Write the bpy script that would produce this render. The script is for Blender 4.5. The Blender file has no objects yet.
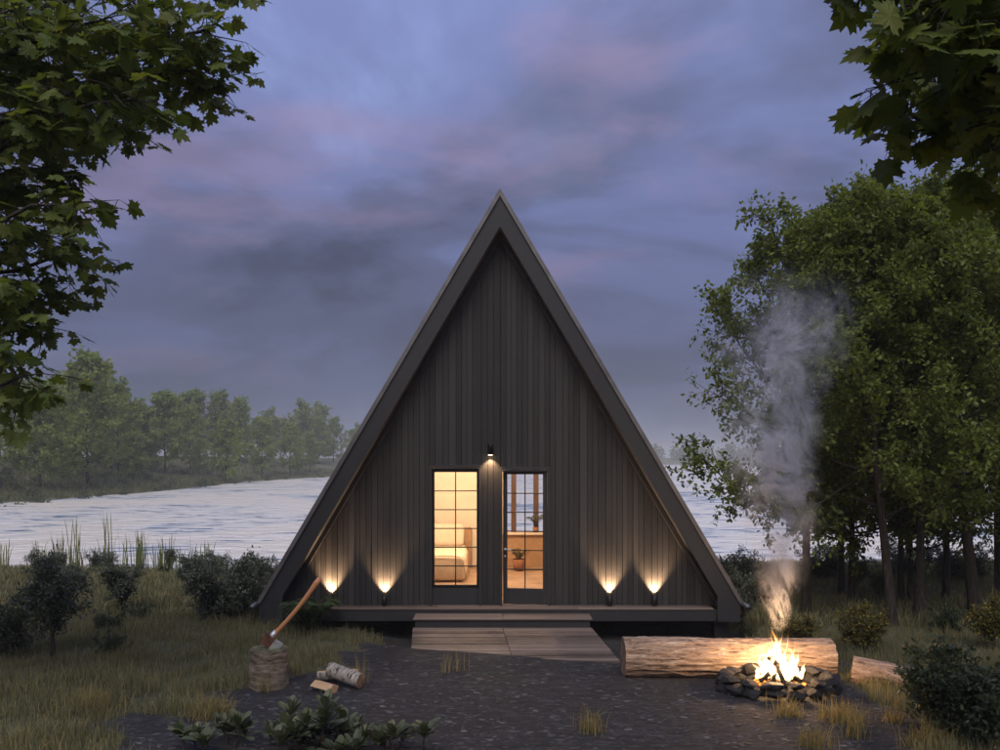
import bpy, bmesh, math, random
import numpy as np
from mathutils import Vector, Matrix, noise as mnoise

R = math.radians
scene = bpy.context.scene
col = scene.collection

# ------------------------------------------------------------------ camera
CAM_Z, FPX, HOR = 2.6, 850.0, 458.0
cam_d = bpy.data.cameras.new('camera')
cam = bpy.data.objects.new('camera', cam_d); col.objects.link(cam)
cam.location = (0, 0, CAM_Z); cam.rotation_euler = (R(90), 0, 0)
cam_d.sensor_width = 36; cam_d.lens = 36 * FPX / 1000
cam_d.shift_y = (HOR - 375) / 1000
cam_d.clip_start = 0.05; cam_d.clip_end = 4000
scene.camera = cam

# ------------------------------------------------------------------ sky, sun, exposure
SUN_EL, SUN_AZ = R(51), R(180 + 8)        # veiled light from high behind the camera
world = bpy.data.worlds.new('World'); scene.world = world; world.use_nodes = True
nt = world.node_tree; nt.nodes.clear()
def N(t, **kw):
    n = nt.nodes.new(t)
    for k, v in kw.items():
        if k == 'op': n.operation = v
        else: setattr(n, k, v)
    return n
def L(a, b): nt.links.new(a, b)
def math_n(op, a, b=None):
    n = nt.nodes.new('ShaderNodeMath'); n.operation = op
    for i, s in enumerate((a, b)):
        if s is None: continue
        if isinstance(s, (int, float)): n.inputs[i].default_value = s
        else: nt.links.new(s, n.inputs[i])
    return n.outputs[0]
def ramp_n(fac, stops, interp='EASE'):
    n = nt.nodes.new('ShaderNodeValToRGB'); e = n.color_ramp; e.interpolation = interp
    while len(e.elements) < len(stops): e.elements.new(0.5)
    for el, (p, c) in zip(e.elements, stops):
        el.position = p; el.color = (*c, 1) if len(c) == 3 else c
    nt.links.new(fac, n.inputs[0]); return n.outputs[0]
def mix_n(fac, a, b, mode='MIX'):
    n = nt.nodes.new('ShaderNodeMix'); n.data_type = 'RGBA'; n.blend_type = mode
    for s, i in ((fac, 0), (a, 6), (b, 7)):
        if isinstance(s, (int, float)): n.inputs[i].default_value = s
        elif isinstance(s, tuple): n.inputs[i].default_value = (*s, 1)
        else: nt.links.new(s, n.inputs[i])
    return n.outputs[2]
tc = N('ShaderNodeTexCoord'); sep = N('ShaderNodeSeparateXYZ'); L(tc.outputs['Generated'], sep.inputs[0])
zc = math_n('MAXIMUM', sep.outputs[2], 0.0)
den = math_n('ADD', zc, 0.34)
cmb = N('ShaderNodeCombineXYZ')
L(math_n('DIVIDE', sep.outputs[0], den), cmb.inputs[0]); L(math_n('DIVIDE', sep.outputs[1], den), cmb.inputs[1])
def cloud(scale, det, dist, off, sx=1.0):
    mp = N('ShaderNodeMapping'); mp.inputs['Location'].default_value = off; mp.inputs['Scale'].default_value = (sx, 1, 1)
    mp.inputs['Rotation'].default_value = (0, 0, R(24))
    L(cmb.outputs[0], mp.inputs[0])
    n = N('ShaderNodeTexNoise'); n.inputs['Scale'].default_value = scale; n.inputs['Detail'].default_value = det
    n.inputs['Roughness'].default_value = 0.55; n.inputs['Distortion'].default_value = dist
    L(mp.outputs[0], n.inputs['Vector']); return n.outputs[0]
sky = N('ShaderNodeTexSky'); sky.sky_type = 'NISHITA'; sky.sun_disc = False
sky.sun_elevation = SUN_EL; sky.sun_rotation = SUN_AZ
sky_dim = mix_n(1.0, sky.outputs[0], (0.05, 0.05, 0.05), 'MULTIPLY')
body = ramp_n(cloud(1.6, 8, 0.35, (4.4, 12.5, 0), 0.8), [(0.34, (0.060, 0.071, 0.122)), (0.46, (0.098, 0.114, 0.205)), (0.57, (0.135, 0.163, 0.315)), (0.70, (0.21, 0.265, 0.48))])
pink = ramp_n(cloud(2.9, 6, 0.3, (2.2, 13.1, 0), 0.65), [(0.52, (0, 0, 0)), (0.70, (1, 1, 1))])
body = mix_n(math_n('MULTIPLY', pink, 0.48), body, (0.255, 0.195, 0.305))
low = ramp_n(zc, [(0.0, (0.8,) * 3), (0.28, (0.0,) * 3)])
body = mix_n(low, body, (0.098, 0.115, 0.178))
elev = ramp_n(zc, [(0.0, (0.74, 0.75, 0.74)), (0.10, (0.66, 0.66, 0.67)), (0.26, (0.84, 0.84, 0.86)), (0.47, (1.16, 1.18, 1.22)), (0.75, (1.8, 1.8, 1.8)), (1.0, (2.2, 2.2, 2.2))], 'LINEAR')
body = mix_n(1.0, body, elev, 'MULTIPLY')
gap = ramp_n(cloud(1.9, 7, 0.5, (9.0, 3.0, 0), 0.7), [(0.55, (0, 0, 0)), (0.75, (0.4, 0.4, 0.4))])
final = mix_n(math_n('MULTIPLY', gap, ramp_n(zc, [(0.10, (0,) * 3), (0.30, (1,) * 3)])), body, sky_dim)
bg = N('ShaderNodeBackground'); L(final, bg.inputs[0]); bg.inputs[1].default_value = 0.95
wo = N('ShaderNodeOutputWorld'); L(bg.outputs[0], wo.inputs[0])

sd = bpy.data.lights.new('sun', 'SUN'); sd.energy = 1.5; sd.angle = R(45); sd.color = (1.0, 0.93, 0.85)
so = bpy.data.objects.new('sun', sd); col.objects.link(so)
sv = Vector((math.sin(SUN_AZ) * math.cos(SUN_EL), math.cos(SUN_AZ) * math.cos(SUN_EL), math.sin(SUN_EL)))
so.rotation_euler = sv.to_track_quat('Z', 'Y').to_euler(); so.location = (0, 0, 30)

scene.view_settings.view_transform = 'Standard'; scene.view_settings.look = 'None'
scene.view_settings.exposure = 0.58; scene.view_settings.gamma = 1.0; scene.view_settings.use_curve_mapping = False
scene.render.engine = 'CYCLES'
cy = scene.cycles
cy.use_denoising = True
try: cy.denoiser = 'OPENIMAGEDENOISE'
except Exception: pass
cy.max_bounces = 6; cy.diffuse_bounces = 3; cy.glossy_bounces = 3; cy.transmission_bounces = 4; cy.volume_bounces = 1
cy.transparent_max_bounces = 16; cy.sample_clamp_indirect = 4.0; cy.sample_clamp_direct = 12.0
cy.caustics_reflective = False; cy.caustics_refractive = False
cy.volume_max_steps = 128

# ------------------------------------------------------------------ helpers
def tag(o, label=None, cat=None, group=None, kind=None):
    for k, v in (('label', label), ('category', cat), ('group', group), ('kind', kind)):
        if v: o[k] = v
    return o
def empty(name, loc=(0, 0, 0), rz=0.0, sc=1.0):
    o = bpy.data.objects.new(name, None); col.objects.link(o); o.location = loc
    o.rotation_euler = (0, 0, rz); o.scale = (sc,) * 3 if isinstance(sc, (int, float)) else sc
    o.empty_display_size = 0.1
    return o
def link(name, me, m=None, parent=None, loc=None):
    o = bpy.data.objects.new(name, me); col.objects.link(o)
    if m and not me.materials: me.materials.append(m)
    if parent: o.parent = parent
    if loc is not None: o.location = loc
    return o
def copy_tree(o, parent=None):
    c = o.copy(); col.objects.link(c); c.parent = parent
    for ch in list(o.children): copy_tree(ch, c)
    return c
def mesh_np(name, V, F, smooth=False):
    V = np.asarray(V, np.float32); F = np.asarray(F, np.int32)
    me = bpy.data.meshes.new(name); k = F.shape[1]
    me.vertices.add(len(V)); me.vertices.foreach_set('co', V.ravel())
    me.loops.add(F.size); me.loops.foreach_set('vertex_index', F.ravel())
    me.polygons.add(len(F)); me.polygons.foreach_set('loop_start', np.arange(0, F.size, k, dtype=np.int32))
    me.polygons.foreach_set('loop_total', np.full(len(F), k, np.int32))
    me.polygons.foreach_set('use_smooth', np.full(len(F), smooth))
    me.update(calc_edges=True); return me
class MB:
    def __init__(s): s.v = []; s.f = []
    def box(s, x0, x1, y0, y1, z0, z1):
        b = len(s.v)
        s.v += [(x0, y0, z0), (x1, y0, z0), (x1, y1, z0), (x0, y1, z0), (x0, y0, z1), (x1, y0, z1), (x1, y1, z1), (x0, y1, z1)]
        s.f += [tuple(b + i for i in q) for q in ((0, 3, 2, 1), (4, 5, 6, 7), (0, 1, 5, 4), (1, 2, 6, 5), (2, 3, 7, 6), (3, 0, 4, 7))]
        return s
    def prism(s, pts, y0, y1):            # polygon in XZ extruded along Y
        b = len(s.v); n = len(pts)
        s.v += [(x, y0, z) for x, z in pts] + [(x, y1, z) for x, z in pts]
        s.f += [tuple(b + i for i in range(n)), tuple(b + n + i for i in reversed(range(n)))]
        s.f += [(b + (i + 1) % n, b + i, b + n + i, b + n + (i + 1) % n) for i in range(n)]
        return s
    def lathe(s, prof, n=16, c=(0, 0, 0)):
        b = len(s.v)
        for r, z in prof:
            for i in range(n):
                a = 2 * math.pi * i / n; s.v.append((c[0] + r * math.cos(a), c[1] + r * math.sin(a), c[2] + z))
        for j in range(len(prof) - 1):
            for i in range(n):
                s.f.append((b + j * n + i, b + j * n + (i + 1) % n, b + (j + 1) * n + (i + 1) % n, b + (j + 1) * n + i))
        s.f.append(tuple(b + i for i in reversed(range(n)))); s.f.append(tuple(b + (len(prof) - 1) * n + i for i in range(n)))
        return s
    def tube(s, pts, rad, n=6, ends=True):
        pts = [Vector(p) for p in pts]; b = len(s.v); m = len(pts); u = None
        for j in range(m):
            d = (pts[min(j + 1, m - 1)] - pts[max(j - 1, 0)])
            d = d.normalized() if d.length > 1e-9 else Vector((0, 0, 1))
            if u is None: u = d.orthogonal().normalized()
            u = (u - d * u.dot(d)); u = u.normalized() if u.length > 1e-6 else d.orthogonal().normalized()
            w = d.cross(u); r = rad[j] if hasattr(rad, '__len__') else rad
            for i in range(n):
                a = 2 * math.pi * i / n; p = pts[j] + (u * math.cos(a) + w * math.sin(a)) * r; s.v.append(tuple(p))
        for j in range(m - 1):
            for i in range(n):
                s.f.append((b + j * n + i, b + j * n + (i + 1) % n, b + (j + 1) * n + (i + 1) % n, b + (j + 1) * n + i))
        if ends:
            s.f.append(tuple(b + i for i in reversed(range(n)))); s.f.append(tuple(b + (m - 1) * n + i for i in range(n)))
        return s
    def build(s, name, m, parent=None, smooth=False, bevel=0.0):
        me = bpy.data.meshes.new(name); me.from_pydata(s.v, [], s.f); me.update()
        if smooth: me.polygons.foreach_set('use_smooth', [True] * len(me.polygons))
        o = link(name, me, m, parent)
        if bevel:
            md = o.modifiers.new('bevel', 'BEVEL'); md.width = bevel; md.segments = 2; md.limit_method = 'ANGLE'
        return o
def box(name, m, parent, *a, bevel=0.0): return MB().box(*a).build(name, m, parent, bevel=bevel)

# ------------------------------------------------------------------ materials
def new_mat(name):
    global nt
    m = bpy.data.materials.new(name); m.use_nodes = True; nt = m.node_tree; nt.nodes.clear()
    return m
def out(surf=None, vol=None):
    o = nt.nodes.new('ShaderNodeOutputMaterial')
    if surf is not None: nt.links.new(surf, o.inputs[0])
    if vol is not None: nt.links.new(vol, o.inputs[1])
def coord(scale=(1, 1, 1), rnd=True, kind='Object'):
    t = nt.nodes.new('ShaderNodeTexCoord'); mp = nt.nodes.new('ShaderNodeMapping'); mp.inputs['Scale'].default_value = scale
    nt.links.new(t.outputs[kind], mp.inputs[0])
    if rnd:
        oi = nt.nodes.new('ShaderNodeObjectInfo'); c = nt.nodes.new('ShaderNodeCombineXYZ')
        v = math_n('MULTIPLY', oi.outputs['Random'], 37.0)
        for i in range(3): nt.links.new(v, c.inputs[i])
        nt.links.new(c.outputs[0], mp.inputs['Location'])
    return mp.outputs[0]
def noise_n(vec, scale, det=4, rough=0.55, dist=0.0):
    n = nt.nodes.new('ShaderNodeTexNoise'); n.inputs['Scale'].default_value = scale; n.inputs['Detail'].default_value = det
    n.inputs['Roughness'].default_value = rough; n.inputs['Distortion'].default_value = dist
    nt.links.new(vec, n.inputs['Vector']); return n.outputs[0]
def obj_rand():
    return nt.nodes.new('ShaderNodeObjectInfo').outputs['Random']
def island_rand():
    return nt.nodes.new('ShaderNodeNewGeometry').outputs['Random Per Island']
def bump_n(h, strength=0.4, dist=0.01, normal=None):
    b = nt.nodes.new('ShaderNodeBump'); b.inputs['Strength'].default_value = strength; b.inputs['Distance'].default_value = dist
    nt.links.new(h, b.inputs['Height'])
    if normal is not None: nt.links.new(normal, b.inputs['Normal'])
    return b.outputs[0]
def bsdf(colr, rough=0.7, normal=None, metal=0.0, spec=0.4):
    p = nt.nodes.new('ShaderNodeBsdfPrincipled')
    if isinstance(colr, tuple): p.inputs['Base Color'].default_value = (*colr, 1)
    else: nt.links.new(colr, p.inputs['Base Color'])
    if isinstance(rough, (int, float)): p.inputs['Roughness'].default_value = rough
    else: nt.links.new(rough, p.inputs['Roughness'])
    p.inputs['Metallic'].default_value = metal; p.inputs['Specular IOR Level'].default_value = spec
    if normal is not None: nt.links.new(normal, p.inputs['Normal'])
    return p.outputs[0]
M = {}
def wood_mat(name, dark, light, grain, gscale=9.0, rough=0.65, bump=0.5, rnd_w=0.6):
    m = new_mat(name); v = coord(grain)
    n1 = noise_n(v, gscale, 6, 0.6, 0.6); n2 = noise_n(v, gscale * 5, 3, 0.6)
    f = math_n('ADD', math_n('MULTIPLY', n1, 1.0 - rnd_w), math_n('MULTIPLY', obj_rand(), rnd_w))
    f = math_n('ADD', f, math_n('MULTIPLY', math_n('SUBTRACT', n2, 0.5), 0.35))
    c = ramp_n(f, [(0.15, dark), (0.85, light)], 'LINEAR')
    st_ = ramp_n(noise_n(coord((1, 1, .5), rnd=False), 1.7, 6, 0.65), [(0.45, (0,) * 3), (0.68, (0.45,) * 3)])
    c = mix_n(st_, c, tuple((a + b) * .62 for a, b in zip(dark, light)))
    out(bsdf(c, ramp_n(n1, [(0.2, (rough - .12,) * 3), (0.8, (rough + .15,) * 3)]), bump_n(math_n('ADD', n1, n2), bump, 0.004)))
    M[name] = m; return m
wood_mat('charred', (0.016, 0.0152, 0.0150), (0.045, 0.042, 0.0405), (14, 14, 0.7), 3.0, 0.6, 0.6, 0.6)
wood_mat('darktrim', (0.021, 0.0205, 0.0215), (0.038, 0.037, 0.038), (3, 3, 3), 5.0, 0.55, 0.25, 0.25)
wood_mat('deckwood', (0.052, 0.039, 0.033), (0.205, 0.158, 0.134), (0.7, 16, 16), 3.5, 0.6, 0.5, 0.65)
wood_mat('mullion', (0.05, 0.026, 0.015), (0.11, 0.058, 0.034), (14, 14, 1), 3.0, 0.5, 0.3, 0.3)
wood_mat('handle', (0.42, 0.17, 0.065), (0.60, 0.29, 0.13), (3, 30, 30), 3.0, 0.38, 0.2, 0.0)
wood_mat('splitwood', (0.36, 0.20, 0.10), (0.62, 0.44, 0.26), (2, 22, 22), 3.0, 0.7, 0.6, 0.1)
def plain(name, c, rough=0.6, metal=0.0, var=0.15, sc=8.0, bump=0.1):
    m = new_mat(name); v = coord(); n = noise_n(v, sc, 5)
    a = tuple(x * (1 - var) for x in c); b = tuple(min(1, x * (1 + var)) for x in c)
    out(bsdf(ramp_n(n, [(0.3, a), (0.7, b)]), ramp_n(n, [(0.3, (rough * .85,) * 3), (0.7, (min(1, rough * 1.15),) * 3)]), bump_n(noise_n(v, sc * 12, 3), bump, 0.003), metal))
    M[name] = m; return m
plain('roofmetal', (0.055, 0.053, 0.055), 0.45, 0.3, 0.15, 3)
plain('dripedge', (0.17, 0.155, 0.15), 0.4, 0.4, 0.15, 5)
plain('gutter', (0.13, 0.13, 0.135), 0.35, 0.5, 0.1, 5)
plain('plaster', (0.70, 0.63, 0.54), 0.85, 0, 0.05, 2)
plain('floorwood', (0.36, 0.25, 0.17), 0.5, 0, 0.2, 4)
plain('linen', (0.72, 0.62, 0.50), 0.9, 0, 0.06, 12, 0.4)
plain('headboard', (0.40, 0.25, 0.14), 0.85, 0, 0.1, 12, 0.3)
plain('blackmetal', (0.02, 0.02, 0.021), 0.4, 0.6, 0.2, 20)
plain('steel', (0.55, 0.55, 0.57), 0.42, 0.55, 0.15, 25)
plain('rust', (0.13, 0.060, 0.035), 0.7, 0.3, 0.45, 18, 0.4)
plain('terracotta', (0.28, 0.13, 0.07), 0.8, 0, 0.15, 10)
plain('charcoal', (0.02, 0.017, 0.015), 0.95, 0, 0.5, 30, 0.8)

m = new_mat('stone'); M['stone'] = m
v = coord(); n1 = noise_n(v, 9, 8, 0.65); n2 = noise_n(v, 45, 4, 0.7)
out(bsdf(ramp_n(math_n('ADD', n1, math_n('MULTIPLY', math_n('SUBTRACT', n2, .5), .5)), [(0.3, (0.007, 0.007, 0.008)), (0.6, (0.020, 0.0205, 0.022)), (0.8, (0.060, 0.060, 0.066))]), 0.8, bump_n(math_n('ADD', n1, n2), 0.8, 0.012)))

def bark_mat(name, cols, stretch, sc, bump=0.9, dist=0.02):
    m = new_mat(name); M[name] = m; v = coord(stretch)
    n1 = noise_n(v, sc, 7, 0.65, 0.8); n2 = noise_n(v, sc * 4.5, 4, 0.7)
    f = math_n('ADD', n1, math_n('MULTIPLY', math_n('SUBTRACT', n2, .5), .45))
    out(bsdf(ramp_n(f, [(0.30, cols[0]), (0.52, cols[1]), (0.72, cols[2])]), 0.85, bump_n(f, bump, dist), spec=0.2))
bark_mat('bark_tree', ((0.016, 0.012, 0.010), (0.050, 0.040, 0.032), (0.095, 0.080, 0.066)), (6, 6, 1.2), 3.0)
bark_mat('bark_log', ((0.075, 0.050, 0.037), (0.33, 0.235, 0.17), (0.56, 0.45, 0.35)), (1.8, 11, 11), 2.6)
bark_mat('bark_grey', ((0.055, 0.040, 0.028), (0.19, 0.15, 0.11), (0.36, 0.29, 0.22)), (13, 3, 3), 1.8, 0.7)
# birch: pale bark with dark dashes across the grain
def birch_mat(name, stretch):
    m = new_mat(name); M[name] = m; v = coord(stretch)
    n1 = noise_n(v, 3.0, 6, 0.65, 0.3); n2 = noise_n(coord(), 7, 5)
    c = ramp_n(n1, [(0.36, (0.030, 0.025, 0.020)), (0.46, (0.26, 0.23, 0.195)), (0.70, (0.46, 0.43, 0.385))])
    c = mix_n(ramp_n(n2, [(0.50, (0, 0, 0)), (0.80, (0.6, 0.6, 0.6))]), c, (0.26, 0.22, 0.17))
    out(bsdf(c, 0.75, bump_n(n1, 0.6, 0.008), spec=0.2))
birch_mat('birch_up', (2.4, 2.4, 15)); birch_mat('birch_x', (15, 4, 4))
# sawn end with rings (object space, axis set by caller)
def ring_mat(name, axis, cols):
    m = new_mat(name); M[name] = m
    t = nt.nodes.new('ShaderNodeTexCoord'); s = nt.nodes.new('ShaderNodeSeparateXYZ'); nt.links.new(t.outputs['Object'], s.inputs[0])
    a, b = [s.outputs[i] for i in range(3) if i != axis]
    r = math_n('SQRT', math_n('ADD', math_n('MULTIPLY', a, a), math_n('MULTIPLY', b, b)))
    n = noise_n(t.outputs['Object'], 9, 5)
    w = math_n('ADD', math_n('MULTIPLY', math_n('SINE', math_n('ADD', math_n('MULTIPLY', r, 420), math_n('MULTIPLY', n, 9))), 0.22), n)
    out(bsdf(ramp_n(w, [(0.2, cols[0]), (0.8, cols[1])]), 0.8, bump_n(w, 0.5, 0.004)))
ring_mat('rings_x', 0, ((0.10, 0.055, 0.032), (0.34, 0.21, 0.13)))
ring_mat('rings_z', 2, ((0.075, 0.075, 0.035), (0.20, 0.17, 0.10)))

def leaf_mat(name, c1, c2, c3=None, trans=0.35, rough=0.5, extra=None):
    m = new_mat(name); M[name] = m
    r = island_rand(); stops = [(0.0, c1), (0.75, c2), (1.0, c3 or c2)]
    c = ramp_n(r, stops, 'LINEAR')
    c = mix_n(math_n('MULTIPLY', noise_n(coord(rnd=True), 1.3, 3), 0.55), c, tuple(x * 0.55 for x in c1))
    p = bsdf(c, rough, spec=0.25)
    t = nt.nodes.new('ShaderNodeBsdfTranslucent')
    tcol = mix_n(1.0, c, (1.25, 1.15, 0.55), 'MULTIPLY'); nt.links.new(tcol, t.inputs[0])
    mx = nt.nodes.new('ShaderNodeMixShader'); mx.inputs[0].default_value = trans
    nt.links.new(p, mx.inputs[1]); nt.links.new(t.outputs[0], mx.inputs[2]); out(mx.outputs[0])
leaf_mat('leaf_maple', (0.075, 0.115, 0.028), (0.175, 0.225, 0.045), (0.19, 0.20, 0.05), 0.5)
leaf_mat('leaf_oak', (0.095, 0.135, 0.028), (0.255, 0.305, 0.070), None, 0.5)
leaf_mat('leaf_bank', (0.17, 0.235, 0.070), (0.30, 0.385, 0.115), None, 0.5, 0.7)
leaf_mat('leaf_far', (0.05, 0.075, 0.035), (0.10, 0.13, 0.055), None, 0.3, 0.7)
leaf_mat('leaf_shrub', (0.09, 0.105, 0.075), (0.17, 0.19, 0.135), None, 0.3)
leaf_mat('leaf_box', (0.040, 0.055, 0.030), (0.080, 0.105, 0.055), None, 0.3)
leaf_mat('leaf_yellow', (0.060, 0.075, 0.030), (0.17, 0.15, 0.035), (0.55, 0.36, 0.03), 0.35)
leaf_mat('leaf_laurel', (0.065, 0.080, 0.045), (0.125, 0.145, 0.085), (0.15, 0.155, 0.08), 0.25, 0.4)
leaf_mat('leaf_fern', (0.050, 0.085, 0.030), (0.10, 0.14, 0.055), None, 0.35)
leaf_mat('grass', (0.165, 0.165, 0.088), (0.27, 0.255, 0.135), (0.45, 0.34, 0.15), 0.3, 0.7)
leaf_mat('grass_bank', (0.105, 0.12, 0.052), (0.19, 0.20, 0.095), (0.27, 0.24, 0.11), 0.3, 0.7)
leaf_mat('drygrass', (0.20, 0.18, 0.075), (0.34, 0.27, 0.11), (0.46, 0.33, 0.13), 0.3, 0.7)
leaf_mat('reed', (0.115, 0.15, 0.040), (0.23, 0.26, 0.085), (0.34, 0.27, 0.11), 0.35, 0.6)

m = new_mat('ground'); M['ground'] = m
v = coord(rnd=False)
at = nt.nodes.new('ShaderNodeAttribute'); at.attribute_name = 'gravel'
n1 = noise_n(v, 1.3, 6, 0.6); n2 = noise_n(v, 14, 6, 0.7); n3 = noise_n(v, 70, 4, 0.7)
grav = ramp_n(math_n('ADD', math_n('MULTIPLY', n2, 0.6), math_n('MULTIPLY', n3, 0.4)), [(0.35, (0.018, 0.017, 0.018)), (0.55, (0.044, 0.042, 0.044)), (0.68, (0.095, 0.092, 0.094))])
n4 = noise_n(coord((1.2, 4.5, 1), rnd=False), 5.0, 6, 0.7, 0.8)
grav = mix_n(ramp_n(n4, [(0.50, (0, 0, 0)), (0.62, (0.75,) * 3), (0.70, (0, 0, 0))]), grav, (0.10, 0.098, 0.10))
grav = mix_n(ramp_n(n1, [(0.42, (0, 0, 0)), (0.65, (0.55, 0.55, 0.55))]), grav, (0.032, 0.027, 0.024))
turf = ramp_n(math_n('ADD', math_n('MULTIPLY', n1, 0.5), math_n('MULTIPLY', n2, 0.5)), [(0.35, (0.07, 0.07, 0.042)), (0.65, (0.15, 0.145, 0.08))])
c = mix_n(at.outputs['Fac'], turf, grav)
out(bsdf(c, 0.9, bump_n(math_n('ADD', math_n('ADD', n2, math_n('MULTIPLY', n4, math_n('MULTIPLY', at.outputs['Fac'], 1.2))), math_n('MULTIPLY', n3, 0.6)), 1.0, 0.035), spec=0.25))

m = new_mat('chip'); M['chip'] = m
out(bsdf(ramp_n(island_rand(), [(0.0, (0.028, 0.027, 0.029)), (0.8, (0.075, 0.072, 0.076)), (1.0, (0.125, 0.12, 0.12))], 'LINEAR'), 0.75, bump_n(noise_n(coord(rnd=False), 60, 3), 0.5, 0.005)))

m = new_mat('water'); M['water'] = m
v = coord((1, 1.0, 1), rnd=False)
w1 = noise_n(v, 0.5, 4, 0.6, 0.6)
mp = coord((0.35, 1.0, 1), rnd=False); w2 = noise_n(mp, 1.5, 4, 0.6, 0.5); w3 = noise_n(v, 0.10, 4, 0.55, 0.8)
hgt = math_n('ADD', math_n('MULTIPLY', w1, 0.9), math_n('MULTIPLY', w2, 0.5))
sky_sheen = mix_n(ramp_n(math_n('ADD', w2, math_n('MULTIPLY', math_n('SUBTRACT', w3, .5), .75)), [(0.34, (1,) * 3), (0.44, (0,) * 3)]), ramp_n(w3, [(0.35, (0.90, 0.88, 0.83)), (0.62, (0.95, 0.87, 0.74))]), (0.17, 0.26, 0.36))  # bright sky reflection painted as near-white base colour, darker ripples as blue streaks
out(bsdf(sky_sheen, 0.16, bump_n(hgt, 1.0, 0.24), spec=0.16))

m = new_mat('glass'); M['glass'] = m
fr = nt.nodes.new('ShaderNodeFresnel'); fr.inputs[0].default_value = 1.45
tr = nt.nodes.new('ShaderNodeBsdfTransparent'); gl = nt.nodes.new('ShaderNodeBsdfGlossy'); gl.inputs['Roughness'].default_value = 0.02
mx = nt.nodes.new('ShaderNodeMixShader'); nt.links.new(fr.outputs[0], mx.inputs[0]); nt.links.new(tr.outputs[0], mx.inputs[1]); nt.links.new(gl.outputs[0], mx.inputs[2])
out(mx.outputs[0])
def emit(name, c, s):
    m = new_mat(name); M[name] = m
    e = nt.nodes.new('ShaderNodeEmission'); e.inputs[0].default_value = (*c, 1); e.inputs[1].default_value = s; out(e.outputs[0])
emit('bulb', (1.0, 0.72, 0.42), 25)
m = new_mat('ember'); M['ember'] = m
v = coord(); n1 = noise_n(v, 22, 4)
e = nt.nodes.new('ShaderNodeEmission'); nt.links.new(ramp_n(n1, [(0.4, (0.02, 0.004, 0.001)), (0.6, (1.0, 0.25, 0.04))]), e.inputs[0]); e.inputs[1].default_value = 3.0
out(e.outputs[0])

# ------------------------------------------------------------------ terrain
WATER_Z = -0.6
def sm(a, b, t):
    t = np.clip((t - a) / (b - a), 0, 1); return t * t * (3 - 2 * t)
def shore(x): return 25.6 + 1.1 * np.sin(x * 0.13) + 0.6 * np.sin(x * 0.41 + 1) + 0.25 * np.sin(x * 1.7)
def wob(x, y):
    return (np.sin(x * 0.9 + 1.3 * np.sin(y * 0.7)) * np.cos(y * 0.8 + np.sin(x * 0.6)) * 0.5 + np.sin(x * 2.3 + y * 1.1) * np.sin(y * 2.9 - x * 0.7) * 0.25 + np.sin(x * 5.1 + 2 * y) * np.cos(y * 6.3 - 1.7 * x) * 0.12)
def H(x, y):
    x = np.asarray(x, float); y = np.asarray(y, float)
    front = 0.255 - 0.012 * np.clip(x, -2, 2)
    yc = 10.04 - 0.23 * np.clip(x, -1.5, 2)
    z = front * (1 - sm(0, 1.4, y - yc) * (0.3 + 0.7 * sm(-2.4, -1.3, x)))
    z = z * (1 - sm(12.5, 17, y))
    court = sm(-3.0, -1.2, x) * (1 - sm(2.0, 4.5, x)) * sm(5.5, 7, y) * (1 - sm(16, 19, y))
    z = z + wob(x, y) * (0.055 * (1 - court) + 0.006 * court)
    ys = shore(x)
    z = z - 0.6 * sm(-7.0, 0.0, y - ys) - 2.6 * sm(-1.0, 14.0, y - ys)
    # the far bank on the left and the far shore
    xb = -32 + 1.2 * np.sin(y * 0.09) - np.maximum(0, 52 - y) * 1.4 + np.maximum(0, y - 105) * 0.12
    d = np.minimum((xb - x), (y - 30) * 0.8)
    bank = -0.9 + 0.3 * np.clip(d / 2.0, 0, 1) + 3.1 * sm(0, 24, d) + 0.12 * wob(x * .4, y * .4)
    z = np.where((d > -3), np.maximum(z, np.where(d < 0, -0.9 + d * 0.4, bank)), z)
    d2 = y - (395 + 6 * np.sin(x * 0.02))
    z = np.where(d2 > -3, np.maximum(z, -0.9 + 0.12 * np.clip(d2 + 3, 0, 30)), z)
    return z
def px(u, v, Y): return Vector(((u - 500) / FPX * Y, Y, CAM_Z - (v - HOR) / FPX * Y))
def gp(u, v):                               # point of the ground seen at (u, v) in the photograph
    Y = 6.0
    while Y < 700:
        p = px(u, v, Y)
        if p.z <= float(H(p.x, p.y)): break
        Y *= 1.004
    p.z = float(H(p.x, p.y)); return p
def gv(x, y): return Vector((x, y, float(H(x, y))))

GRAVEL_PX = [(398, 640), (345, 646), (352, 672), (300, 677), (250, 682), (200, 699), (240, 717), (150, 719), (85, 736), (140, 765), (120, 1100), (990, 1100), (930, 765), (925, 722), (905, 702), (848, 692), (838, 668), (830, 655), (620, 652), (600, 640)]
gpoly = [((u - 500) / FPX * (2.34 * FPX / (v - HOR)), 2.34 * FPX / (v - HOR)) for u, v in GRAVEL_PX]
gpoly[0] = (-1.3, 11.2); gpoly[-1] = (1.4, 10.9); gpoly[-2] = (1.5, 10.2)
def gravel(x, y, warp=0.0):
    x = np.asarray(x, float) + 0.16 * np.sin(y * 5.1 + 2 * np.sin(x * 3)) + 0.07 * np.sin(y * 13 + x * 9)
    y = np.asarray(y, float) + 0.10 * np.sin(x * 4.7 + 1.0) + 0.05 * np.sin(x * 14.0)
    ins = np.zeros(np.broadcast(x, y).shape, bool)
    n = len(gpoly)
    for i in range(n):
        x1, y1 = gpoly[i]; x2, y2 = gpoly[(i + 1) % n]
        c = ((y1 > y) != (y2 > y)) & (x < (x2 - x1) * (y - y1) / (y2 - y1 + 1e-12) + x1)
        ins ^= c
    return ins | ((np.abs(x) < 3.6) & (y > 11.0) & (y < 17.2) & (x > -1.8))
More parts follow.
